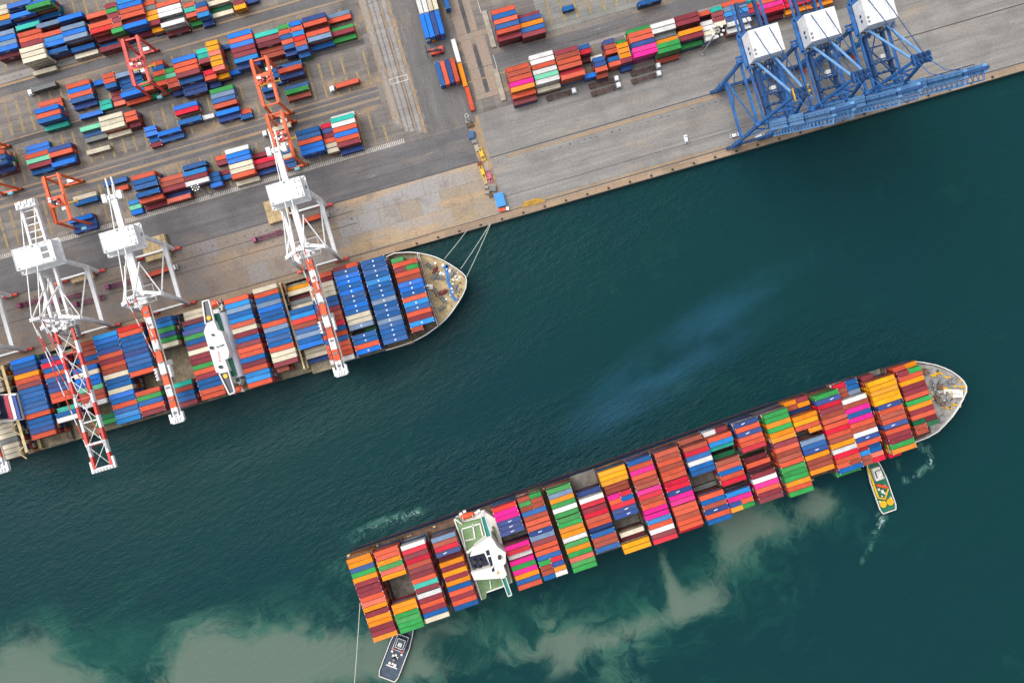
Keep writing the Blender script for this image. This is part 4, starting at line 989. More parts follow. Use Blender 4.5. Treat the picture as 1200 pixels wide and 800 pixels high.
# ================================================================== CRANES
QA = R(QF.deg)
def white_crane(px, py, label, twin=False, tip=-87.0, back=33.0):
    """Ship-to-shore crane; x along the quay, -y towards the water, origin on the landward rail."""
    t = thing('quay_crane', label, 'crane', P(px, py), QA, 'white ship-to-shore cranes over the moored ship')
    G = -29.0; HX = 9.9
    for sx_ in (-1, 1):
        for yf, yt in ((0, 4.2), (G, G + 3.6)):
            bm = NB(); x = sx_ * HX
            bar(bm, (x, yf, 1.6), (x * .99, yf + (yt - yf) * .33, 11), 1.7, 1.5); bar(bm, (x * .99, yf + (yt - yf) * .33, 10.6), (x * (.72 if yf == 0 else .97), yt, 31.4), 1.7, 1.6)
            obj('leg', bm, WHITE, t)
            bm = NB(); box(bm, x - 3.6, x + 3.6, yf - .6, yf + .6, .25, 1.5)
            bg_ = obj('bogie', bm, REDP, t)
            wheels('wheel', [(x - 3.1 + k * 1.24, yf, .45) for k in range(6)], .85, .3, DARK, bg_)
        bm = NB(); x = sx_ * HX
        bar(bm, (x * .99, 1.2, 11.2), (x * .99, G + 1.2, 11.2), 1.9, 1.8); obj('portal_tie', bm, WHITE, t)
        bm = NB(); bar(bm, (x * .985, 1.0, 12), (x * .95, G + 3.4, 31), .75, .75, round_=10); obj('diagonal_brace', bm, WHITE, t)
    for yf in (0.6, G + .4):
        bm = NB(); bar(bm, (-HX, yf, 3.4), (HX, yf, 3.4), .9, 1.2); obj('sill_beam', bm, WHITE, t)
    bm = NB()
    bar(bm, (-9.8, G + 3.6, 31.6), (-1.5, G + 6.5, 31.6), 1.7, 1.6); bar(bm, (9.8, G + 3.6, 31.6), (1.5, G + 6.5, 31.6), 1.7, 1.6); bar(bm, (-9.8, G + 3.6, 31.4), (9.8, G + 3.6, 31.4), .8, 1.0)
    bar(bm, (-9.0, 4.2, 31.5), (9.0, 4.2, 31.5), 1.3, 1.6)
    bar(bm, (-9.6, G + 3.8, 31.2), (-3, -8, 31.2), .5); bar(bm, (9.6, G + 3.8, 31.2), (3, -8, 31.2), .5)
    obj('portal_beam', bm, WHITE, t)
    # fixed girder and boom
    gx = (-4.2, 4.2) if twin else (0,)
    gw = 1.15 if twin else 2.9
    bm = NB()
    for x in gx:
        if twin: bar(bm, (x * .8, back, 30.4), (x, -28, 30.4), gw, 2.2)
        else: bar(bm, (x, back - 8, 30.4), (x, -28, 30.4), gw, 2.4)
    if twin:
        for k in range(9): y = back - 1 - k * 3.4; bar(bm, (-4, y, 30.8), (4, y, 30.8), .45, .6)
        box(bm, -4.8, 4.8, back - 3.4, back, 30.6, 33.4)
        for k in range(6): box(bm, -4.2 + k * 1.5, -3.3 + k * 1.5, back - 2.8 + (k % 2), back - 1 + (k % 2), 33.4, 34.2)
    else:
        for x in (-1.4, 1.4): bar(bm, (x, back + 2, 30.6), (x, back - 9, 30.6), .6, .9)
        box(bm, -4.6, 4.6, back - 8.6, back - 6.6, 30.4, 32.2); box(bm, -4.8, -2.8, back - 9.6, back - 5.6, 30.2, 32.9); box(bm, 2.8, 4.8, back - 9.6, back - 5.6, 30.2, 32.9)
    obj('girder', bm, WHITE, t)
    bm = NB(); n = 11 if twin else 10
    A, B = -29.0, tip + 2.0
    for x in gx:
        for k in range(n):
            y0 = A + (B - A) * k / n; y1 = A + (B - A) * (k + 1) / n
            bar(bm, (x, y0, 30.4), (x, y1 - .02 * 0, 30.4), gw, 2.4, mi=k % 2)
    if twin:
        for k in range(6):
            y0 = A + (B - A) * k / 6; y1 = A + (B - A) * (k + 1) / 6
            bar(bm, (-4.4, y0, 31.0), (4.2, y1, 31.0), .24, .3, 1); bar(bm, (4.2, y0, 31.1), (-4.2, y1, 31.1), .24, .3, 1)
            bar(bm, (-4.4, y1, 30.9), (4.4, y1, 30.9), .6, .7, k % 2)
    else:
        bar(bm, (2.3, A, 30.6), (2.3, B, 30.6), .8, .25, 2)          # walkway
        bar(bm, (2.7, A, 31.5), (2.7, B, 31.5), .08, .08, 1)
        for k in range(24): y = A + (B - A) * k / 24; bar(bm, (2.7, y, 30.7), (2.7, y, 31.5), .08, .08, 1)
        for k in range(9): y = A + (B - A) * (k + .5) / 9; box(bm, -.7, .9, y - .5, y + .5, 31.6, 32.0, 2)
    boom = obj('boom', bm, [ORANGE if not twin else REDP, WHITE, GREY], t)
    bm = NB(); w_ = 6.0 if twin else 3.4
    if twin:
        bar(bm, (-w_, tip + 1, 30.4), (w_, tip + 1, 30.4), 1.6, 1.8); bar(bm, (-w_ + .7, tip + 1, 30.4), (-w_ + .7, tip + 6, 30.4), 1.3, 1.6); bar(bm, (w_ - .7, tip + 1, 30.4), (w_ - .7, tip + 6, 30.4), 1.3, 1.6)
        bar(bm, (-w_ + 1, tip + 14, 31.6), (w_ - 1, tip + 14, 31.6), 1.0, 1.0)
        for k in range(7): box(bm, -5 + k * 1.5, -4.2 + k * 1.5, tip + .4, tip + 1.6, 31.3, 32.2)
    else:
        box(bm, -2.6, 2.6, tip, tip + 3.4, 29.4, 31.4); box(bm, -w_, -2.4, tip + .6, tip + 5, 29.6, 31.6); box(bm, 2.4, w_, tip + .6, tip + 5, 29.6, 31.6)
        for k in range(3): box(bm, -1.8 + k * 1.3, -1.0 + k * 1.3, tip + .6, tip + 2.2, 31.4, 32.1)
    obj('boom_tip', bm, WHITE, boom)
    # machinery house
    hx, hy, y0 = (9.6, 5.2, 7.5) if twin else (8.4, 4.9, 3.6)
    bm = NB(); box(bm, -hx, hx, y0 - hy, y0 + hy, 32.2, 38.2, 0, .12)
    mh = obj('machinery_house', bm, WHITE, t)
    bm = NB()
    wall_along(bm, [(-hx - .6, y0 - hy - .6), (hx + .6, y0 - hy - .6), (hx + .6, y0 + hy + .6), (-hx - .6, y0 + hy + .6)], 31.8, 32.3, 1.2, True)
    rail(bm, [(-hx - 1.1, y0 - hy - 1.1), (hx + 1.1, y0 - hy - 1.1), (hx + 1.1, y0 + hy + 1.1), (-hx - 1.1, y0 + hy + 1.1), (-hx - 1.1, y0 - hy - 1.1)], 32.2)
    obj('walkway', bm, WHITE, mh)
    if twin: parts('roof_vent', [lambda bm: box(bm, 3.8, 6.8, y0 + .6, y0 + 2.8, 38.0, 38.5), lambda bm: box(bm, 3.8, 6.8, y0 - 2.6, y0 - .4, 38.0, 38.5)], GREY, mh)
    else: parts('roof_vent', [lambda bm, k=k, j=j: box(bm, 5.2 + k * 2, 5.6 + k * 2, y0 - 3 + j * 2.8, y0 - 2.5 + j * 2.8, 38.0, 38.6) for k in range(2) for j in range(3)], GREY, mh)
    if not twin:
        bm = NB(); bar(bm, (3.4, y0 - hy + .1, 38.25), (3.4, y0 + hy - .1, 38.25), .1, .06); obj('roof_seam', bm, GREY, mh)
    for k in range(7): block('roof_unit', (-hx + 1.2 + k * (2 * hx - 2.4) / 6.0 + (k % 2) * .3, y0 + (hy - .9) * (1 if k % 2 else -1), 38.15), .35 + .12 * (k % 3), .3, .5, GREY if k % 3 == 0 else WHITE, mh)
    parts('roof_rail', [lambda bm, p0=p0, p1=p1: rail(bm, [p0, p1], 38.1, 1.0) for p0, p1 in (((-hx + .2, y0 - hy + .2), (hx - .2, y0 - hy + .2)), ((-hx + .2, y0 + hy - .2), (hx - .2, y0 + hy - .2)), ((-hx + .2, y0 - hy + .2), (-hx + .2, y0 + hy - .2)), ((hx - .2, y0 - hy + .2), (hx - .2, y0 + hy - .2)))], WHITE, mh)
    # apex frame with stays
    az, ay = (52.0, -24.0) if twin else (44.0, -25.5)
    bm = NB()
    for x in (-3.6, 3.6):
        bar(bm, (x, G + 4, 31.6), (x * .55, ay, az), .7, .7); bar(bm, (x, -8, 31.6), (x * .55, ay, az), .55, .55)
    bar(bm, (-2.2, ay, az), (2.2, ay, az), 1.0, 1.0)
    for k in range(5): box(bm, -2.4 + k, -1.8 + k, ay - .8, ay + .7, az + .4, az + 1.1)
    obj('apex_frame', bm, WHITE, t)
    for x in (-1, 1):
        bm = NB(); xe = x * (4.2 if twin else 1.7)
        a = Vector((x * 2.0, ay, az)); b_ = Vector((xe, tip * .62, 31.8)); b2 = Vector((xe, tip * .9, 31.8))
        m_ = 9
        for k in range(m_): bar(bm, a.lerp(b_, k / m_), a.lerp(b_, (k + 1) / m_), .42, .42, k % 2)
        if twin:
            for k in range(m_): bar(bm, a.lerp(b2, k / m_), a.lerp(b2, (k + 1) / m_), .36, .36, (k + 1) % 2)
        obj('forestay', bm, [REDP if twin else ORANGE, WHITE], t)
        bm = NB(); bar(bm, a, (x * (3.4 if twin else 1.2), back - 2, 31.6), .36, .36); obj('backstay', bm, WHITE, t)
    parts('hoist_rope', [lambda bm, x=x: bar(bm, (x, ay, az), (x * .6, tip * .97, 31.9), .12) for x in (-.5, .5)], DARK, t)
    bm = NB()
    for k in range(22): y = G - 2 + (tip - G + 6) * k / 22; bar(bm, (-(5.0 if twin else 2.1), y, 30.0), (-(5.0 if twin else 2.1), y - 1.6, 28.6 + (k % 2) * .8), .16)
    bar(bm, (-(5.0 if twin else 2.1), G - 2, 30.1), (-(5.0 if twin else 2.1), tip + 4, 30.1), .2); obj('festoon', bm, DARK, boom)
    # trolley and driver's cab
    ty = -62.0 if not twin else -31.0
    bm = NB()
    xw = 6.2 if twin else 3.6
    box(bm, -xw, xw, ty - 3, ty - 2, 28.4, 29.1); box(bm, -xw, xw, ty + 2, ty + 3, 28.4, 29.1); box(bm, -xw, -xw + .8, ty - 3, ty + 3, 28.4, 31.6); box(bm, xw - .8, xw, ty - 3, ty + 3, 28.4, 31.6)
    for k in range(4):
        for s_ in (-1, 1): disc(bm, s_ * (xw - .2), ty - 2.4 + k * 1.6, 31.6, 32.4, .55, 10)
    tr = obj('trolley', bm, [GREY if twin else WHITE], t)
    bm = NB(); box(bm, xw - 2.4, xw - .4, ty + 3.2, ty + 5.6, 25.2, 28.2); obj('cab', bm, WHITE, tr)
    # clutter of platforms by the hinge
    bm = NB(); r_ = random.Random(int(px))
    for k in range(26 if twin else 12):
        x = r_.uniform(-6, 6) if twin else r_.choice((-1, 1)) * r_.uniform(1.6, 3.6); y = G + r_.uniform(0, 8); s_ = r_.uniform(.3, .9)
        box(bm, x - s_, x + s_, y - s_ * .7, y + s_ * .7, 31.8, 32.4 + r_.uniform(0, 1.2))
    rail(bm, [(-7, G + 1, 0), (7, G + 1, 0), (7, G + 9, 0), (-7, G + 9, 0), (-7, G + 1, 0)], 32.0); 
    obj('platform', bm, WHITE, t)
    bm = NB()      # stair tower tucked inside the landward leg
    for k in range(5): z0 = 1.6 + k * 2; bar(bm, (HX - 2.0, .2 + (k % 2) * 1.6, z0), (HX - 2.0, 1.8 - (k % 2) * 1.6, z0 + 2), .5, .12)
    bar(bm, (HX - 2.0, 1, 0.1), (HX - 2.0, 1, 11.6), .15); obj('stair', bm, WHITE, t)
    return t
white_crane(-8, 353, 'white quay crane cut off by the left edge of the photo')
white_crane(94.5, 324.5, 'white quay crane with twin red and white lattice boom and long roof house', twin=True, tip=-99.0, back=35.0)
white_crane(182.5, 298.5, 'white quay crane with orange striped single boom, between two other white cranes', tip=-87.0)
white_crane(360.5, 247.5, 'white quay crane with orange striped boom, nearest to the moored bow')

def blue_crane(px, py, label):
    t = thing('quay_crane', label, 'crane', P(px, py), QA, 'blue quay cranes with raised booms')
    G = -30.0; HX = 8.7; ZP = 45.0
    for sx_ in (-1, 1):
        for yf in (0, G):
            bm = NB(); x = sx_ * HX
            bar(bm, (x, yf, 1.6), (x, yf, 12), 2.6, 1.8); bar(bm, (x, yf, 11.5), (x, yf, ZP), 1.5, 1.4)
            obj('leg', bm, BLUE, t)
            bm = NB(); box(bm, x - 3.8, x + 3.8, yf - .7, yf + .7, .25, 1.6); bg_ = obj('bogie', bm, BLUED, t)
            wheels('wheel', [(x - 3.2 + k * 1.28, yf, .45) for k in range(6)], .85, .32, DARK, bg_)
        x = sx_ * HX
        parts('portal_tie', [lambda bm: bar(bm, (x, 0, ZP - 1), (x, G, ZP - 1), 1.0, 1.3), lambda bm: bar(bm, (x, 0, 17), (x, G, 17), 1.1, 1.4)], BLUE, t)
        parts('diagonal_brace', [lambda bm: bar(bm, (x, 0, 18), (x, G, ZP - 2), .8, round_=10), lambda bm: bar(bm, (x, -15, 17), (x, 0, 34), .6, round_=8)], BLUE, t)
    for yf in (0, G):
        bm = NB(); bar(bm, (-HX, yf, 4), (HX, yf, 4), 1.2, 1.8); obj('sill_beam', bm, BLUED, t)
        bm = NB(); bar(bm, (-HX - 2, yf, ZP + .6), (HX + 2, yf, ZP + .6), 1.6, 2.2)
        if yf == 0:
            bar(bm, (-HX - 2, 2.2, ZP + .4), (HX + 2, 2.2, ZP + .4), .9, .9)
            for k in range(10): bar(bm, (-HX - 2 + k * 2.1, 0, ZP + .5), (-HX - 1 + k * 2.1, 2.2, ZP + .5), .3)
        obj('portal_beam', bm, BLUE, t)
    bm = NB(); bar(bm, (-HX + .4, G, 20), (HX - .4, G, 36), .7, round_=8); bar(bm, (HX - .4, G, 20), (-HX + .4, G, 36), .7, round_=8); obj('cross_brace', bm, BLUE, t)
    bm = NB()
    for x in (-4.2, 4.2): bar(bm, (x, 26, 46.6), (x, G - 3, 46.6), 1.3, 2.2)
    for k in range(10): y = 25 - k * 6; bar(bm, (-4.2, y, 46.6), (4.2, y, 46.6), .5, .7)
    for k in range(5): y = 25 - k * 12; bar(bm, (-4.2, y, 47), (4.2, y - 12, 47), .35); 
    obj('girder', bm, BLUED, t)
    bm = NB()
    for s_ in (-1, 1):
        bar(bm, (s_ * 6.6, 26, 47.4), (s_ * 6.6, G - 2, 47.4), 1.0, .2)
        for zz in (47.9, 48.5): bar(bm, (s_ * 7.0, 26, zz), (s_ * 7.0, G - 2, zz), .09)
        for k in range(24): y = 26 - k * 2.4; bar(bm, (s_ * 7.0, y, 47.4), (s_ * 7.0, y, 48.5), .09)
    obj('walkway', bm, BLUE, t)
    # machinery house
    bm = NB(); box(bm, -6.6, 7.8, -3.4, 9.6, 48.6, 57.4, 0, .2); mh = obj('machinery_house', bm, WHITE, t)
    parts('roof_vent', [lambda bm, k=k: disc(bm, -5.6, -1.6 + k * 1.9, 57.2, 58.0, .5, 12) for k in range(2)], GREY, mh)
    parts('roof_seam', [lambda bm, k=k: bar(bm, (-5.9 + k * 2.1, -3.1, 57.42), (-5.9 + k * 2.1, 9.3, 57.42), .07, .06) for k in range(7)], GREY, mh)
    parts('wall_fan', [lambda bm, k=k: bar(bm, (-6.66, .4 + k * 2.2, 53.2), (-6.5, .4 + k * 2.2, 53.2), 1.5, round_=14) for k in range(2)], BLUED, mh)
    bm = NB(); wall_along(bm, [(-8, -4.6), (9.2, -4.6), (9.2, 10.8), (-8, 10.8)], 48.2, 48.5, 1.6, True); rail(bm, [(-8.7, -5.3), (9.9, -5.3), (9.9, 11.5), (-8.7, 11.5), (-8.7, -5.3)], 48.5); obj('house_walkway', bm, BLUE, mh)
    for k in range(9): block('equipment_box', (-5.6 + k * 1.7, -4.5, 48.5), .4, .5, .9 + (k % 3) * .4, GREY, mh)
    # A-frame
    AZ, AY = 79.0, -28.0
    bm = NB()
    for s_ in (-1, 1):
        bar(bm, (s_ * HX, G, ZP + 1), (s_ * 2.6, AY, AZ), 1.2, 1.1)
    bar(bm, (-HX * .6, G + .8, 57), (HX * .6, G + .8, 57), .8); bar(bm, (-HX * .42, G + 1.2, 66), (HX * .42, G + 1.2, 66), .7); bar(bm, (-5, G + .8, 57), (3.6, G + 1.2, 66), .4); bar(bm, (5, G + .8, 57), (-3.6, G + 1.2, 66), .4)
    obj('apex_frame', bm, BLUE, t)
    bm = NB(); box(bm, -4.0, 4.0, AY - 2.2, AY + 2.2, AZ - .6, AZ, 0)
    for k in range(4): bar(bm, (-3.2 + k * 2.1, AY - 1.2, AZ + .9), (-3.2 + k * 2.1 + .5, AY - 1.2, AZ + .9), 1.6, round_=12); bar(bm, (-3.2 + k * 2.1, AY + 1.2, AZ + .9), (-3.2 + k * 2.1 + .5, AY + 1.2, AZ + .9), 1.6, round_=12)
    rail(bm, [(-4, AY - 2.2), (4, AY - 2.2), (4, AY + 2.2), (-4, AY + 2.2), (-4, AY - 2.2)], AZ)
    ap = obj('sheave_platform', bm, BLUED, t)
    parts('sheave_guard', [lambda bm, s_=s_: box(bm, s_ * 3.4 - .35, s_ * 3.4 + .35, AY - 2.6, AY + 2.6, AZ + .1, AZ + .9) for s_ in (-1, 1)], YELLOW if px < 880 else BLUE, ap)
    for s_ in (-1, 1):
        bm = NB(); bar(bm, (s_ * 4.6, .5, ZP + 2), (s_ * 2.6, AY, AZ - .5), 1.15, round_=10); obj('back_leg', bm, BLUEL, t)
        bm = NB(); bar(bm, (s_ * 3.8, 24, 48), (s_ * 2.3, AY, AZ), .42, round_=8); obj('backstay', bm, BLUED, t)
    # raised boom
    bm = NB(); hz, hy_ = 47.0, G - 3.0; tz, ty = 112.0, G - 14.5
    a, b_ = Vector((0, hy_, hz)), Vector((0, ty, tz))
    for s_ in (-1, 1):
        o_ = Vector((s_ * 3.9, 0, 0)); bar(bm, a + o_, b_ + o_, 1.5, 3.4)
        lo = Vector((s_ * 3.9, -4.2, -.7)); bar(bm, a + lo, a.lerp(b_, .97) + lo, .55, .55)
        for k in range(18):
            p0, p1, p2 = a.lerp(b_, k / 18), a.lerp(b_, (k + .5) / 18), a.lerp(b_, (k + 1) / 18)
            bar(bm, p0 + o_, p1 + lo, .26); bar(bm, p1 + lo, p2 + o_, .26)
    for k in range(13):
        p0 = a.lerp(b_, k / 13); p1 = a.lerp(b_, (k + 1) / 13); e = Vector((3.9, 0, 0))
        bar(bm, p0 - e, p0 + e, .5, .7); bar(bm, p0 - e, p1 + e, .35); bar(bm, p0 + e, p1 - e, .3)
    for f0, f1 in ((.02, .34), (.40, .62)):
        p0, p1 = a.lerp(b_, f0), a.lerp(b_, f1); bar(bm, p0 + Vector((1.4, -.9, 0)), p1 + Vector((1.4, -.9, 0)), 3.0, .2); bar(bm, p0 + Vector((-5.4, .6, 0)), p1 + Vector((-5.4, .6, 0)), .2, 4.4)
    bm2 = NB()
    obj('boom', bm, BLUEL, t)
    n_ = Vector((0, .985, .17))
    for s_ in (-1, 1):
        o_ = Vector((s_ * 5.2, 0, 0)); bar(bm2, a + o_, b_ + o_, 1.1, .15); bar(bm2, a + o_ * 1.06 + n_ * 1.1, b_ + o_ * 1.06 + n_ * 1.1, .12)
        bar(bm2, a + Vector((s_ * 2.8, 0, 0)) + n_ * 2.0, a.lerp(b_, .93) + Vector((s_ * 2.8, 0, 0)) + n_ * 2.4, .35)
    bar(bm2, b_ - Vector((5, 0, 0)), b_ + Vector((5, 0, 0)), 1.2, 1.6)
    for k in range(16):
        p0 = a.lerp(b_, k / 16); bar(bm2, p0 + Vector((-5.4, 0, 0)), p0 + Vector((-5.5, 0, 0)) + n_ * 1.1, .12); bar(bm2, p0 + Vector((5.4, 0, 0)), p0 + Vector((5.5, 0, 0)) + n_ * 1.1, .12)
    obj('boom_walkway', bm2, BLUED, t)
    for s_ in (-1, 1):
        bm = NB(); m_ = Vector((s_ * 3.2, AY - 9, 88)); bar(bm, (s_ * 2.3, AY, AZ), m_, .34, round_=8); bar(bm, m_, a.lerp(b_, .78) + Vector((s_ * 3.4, 0, 0)) + n_ * 1.6, .34, round_=8); obj('forestay', bm, BLUE, t)
    # trolley parked over the quay, driver's cab, stair tower
    bm = NB(); [box(bm, -5.4, 5.4, y_, y_ + .8, 47.9, 48.7) for y_ in (-24, -18.8)]; [box(bm, x_, x_ + .7, -23.5, -18.5, 47.95, 48.65) for x_ in (-4.6, 3.9)]; [bar(bm, (-4 + k * 2.6, -23.4, 49.3), (-4 + k * 2.6 + .8, -23.4, 49.3), 1.1, round_=10) for k in range(4)]; [bar(bm, (-4 + k * 2.6, -19, 49.3), (-4 + k * 2.6 + .8, -19, 49.3), 1.1, round_=10) for k in range(4)]
    tr = obj('trolley', bm, BLUED, t)
    bm = NB(); box(bm, 1.6, 4.2, -17.6, -14.6, 41.8, 45.0); obj('cab', bm, WHITE, tr)
    bm = NB()
    for k in range(20): z0 = 2 + k * 2.1; bar(bm, (HX + 1.6, -1 + (k % 2) * 3.4, z0), (HX + 1.6, 2.4 - (k % 2) * 3.4, z0 + 2.1), .8, .15)
    obj('stair', bm, BLUED, t)
    bm = NB(); bar(bm, (HX + 1.3, -3, 2.2), (HX + 1.8, -3, 2.2), 2.8, round_=18); obj('cable_reel', bm, REDP, t)
    return t
blue_crane(859, 101.5, 'blue quay crane with raised boom and white house, leftmost of the blue three')
blue_crane(916.4, 85, 'blue quay crane with raised boom, standing between two other blue cranes')
blue_crane(973.8, 68.5, 'blue quay crane with raised boom, rightmost of the blue three')

def yard_gantry(px, py, m, label, group=None, mcol=None):
    """Rubber-tyred gantry; origin on the ground at the centre, y across the container rows."""
    t = thing('yard_gantry_crane', label, 'gantry crane', P(px, py), R(YF.deg), group)
    SP, WX, ZT_ = 11.4, 3.6, 21.0
    for sy in (-1, 1):
        for sx_ in (-1, 1):
            bm = NB(); bar(bm, (sx_ * 4.4, sy * SP, 1.8), (sx_ * WX, sy * SP, ZT_), 1.1, .9); obj('leg', bm, m, t)
            wheels('wheel', [(sx_ * 4.4 + d_, sy * SP, .75) for d_ in (-.85, .85)], 1.5, .35, RUBBER, t)
        bm = NB(); bar(bm, (-5.6, sy * SP, 1.9), (5.6, sy * SP, 1.9), 1.1, 1.2); obj('sill_beam', bm, m, t)
    bm = NB(); bar(bm, (-1.6, SP + 1.4, 2.4), (1.8, SP + 1.4, 2.4), 1.8, 2.2); obj('generator', bm, WHITE, t)
    bm = NB(); bar(bm, (-1.2, -SP - 1.1, 2.2), (1.4, -SP - 1.1, 2.2), 1.4, 1.8); obj('electrical_cabinet', bm, paint('pale_cyan_paint', (120, 196, 208), .5, .15, .5), t)
    for sx_ in (-1, 1):
        bm = NB(); bar(bm, (sx_ * WX, -SP - .6, ZT_ + .5), (sx_ * WX, SP + .6, ZT_ + .5), 1.1, 1.7)
        gi = obj('girder', bm, m, t)
        bm = NB(); rail(bm, [(sx_ * (WX + .8), -SP), (sx_ * (WX + .8), SP)], ZT_ + .9); bar(bm, (sx_ * (WX + .75), -SP, ZT_ + .85), (sx_ * (WX + .75), SP, ZT_ + .85), .7, .12); obj('walkway', bm, m, gi)
    parts('end_tie', [lambda bm, sy=sy: bar(bm, (-WX, sy * SP, ZT_ - .3), (WX, sy * SP, ZT_ - .3), .7, .9) for sy in (-1, 1)], m, t)
    bm = NB(); y0 = random.uniform(-2.5, 1.5)
    box(bm, -WX - .2, WX + .2, y0 - 2.6, y0 + 2.6, ZT_ + 1.45, ZT_ + 1.9)
    tr = obj('trolley', bm, m, t)
    bm = NB()
    r_ = random.Random(int(px))
    for k in range(16):
        x, y, s_ = r_.uniform(-2.8, 2.8), y0 + r_.uniform(-2, 2), r_.uniform(.3, .8); box(bm, x - s_, x + s_, y - s_ * .8, y + s_ * .8, ZT_ + 1.9, ZT_ + 2.4 + r_.uniform(0, 1.3), r_.randrange(3))
    bar(bm, (-1.6, y0, ZT_ + 2.6), (1.6, y0, ZT_ + 2.6), 1.1, round_=12, mi=2)
    obj('hoist', bm, [WHITE, REDP, DARK], tr)
    bm = NB(); box(bm, .8, 2.8, y0 - 4.6, y0 - 2.7, ZT_ - 1.6, ZT_ + .8); obj('cab', bm, WHITE, tr)
    bm = NB(); zs = 15.0
    bar(bm, (-6, y0, zs), (6, y0, zs), .6, .6); [bar(bm, (s_ * 6, y0 - 1.2, zs), (s_ * 6, y0 + 1.2, zs), .4, .5) for s_ in (-1, 1)]; [bar(bm, (s_ * 1.2, y0, zs), (s_ * 1.2, y0, ZT_ + 1.5), .12) for s_ in (-1, 1)]
    obj('spreader', bm, YELLOW, tr)
    return t
yard_gantry(181.8, 88.2, RTGR, 'red yard gantry crane straddling containers in the upper left yard')
GR = 'orange yard gantry cranes'
yard_gantry(94, 241, RTGO, 'orange yard gantry crane standing over bright blue containers near the white cranes', GR)
yard_gantry(325, 111, RTGO, 'orange yard gantry crane, the higher of two in line above the white crane', GR)
yard_gantry(342, 171.5, RTGO, 'orange yard gantry crane partly under the white crane nearest the bow', GR)
yard_gantry(8, 200, RTGO, 'orange yard gantry crane cut off by the left edge of the photo', GR)

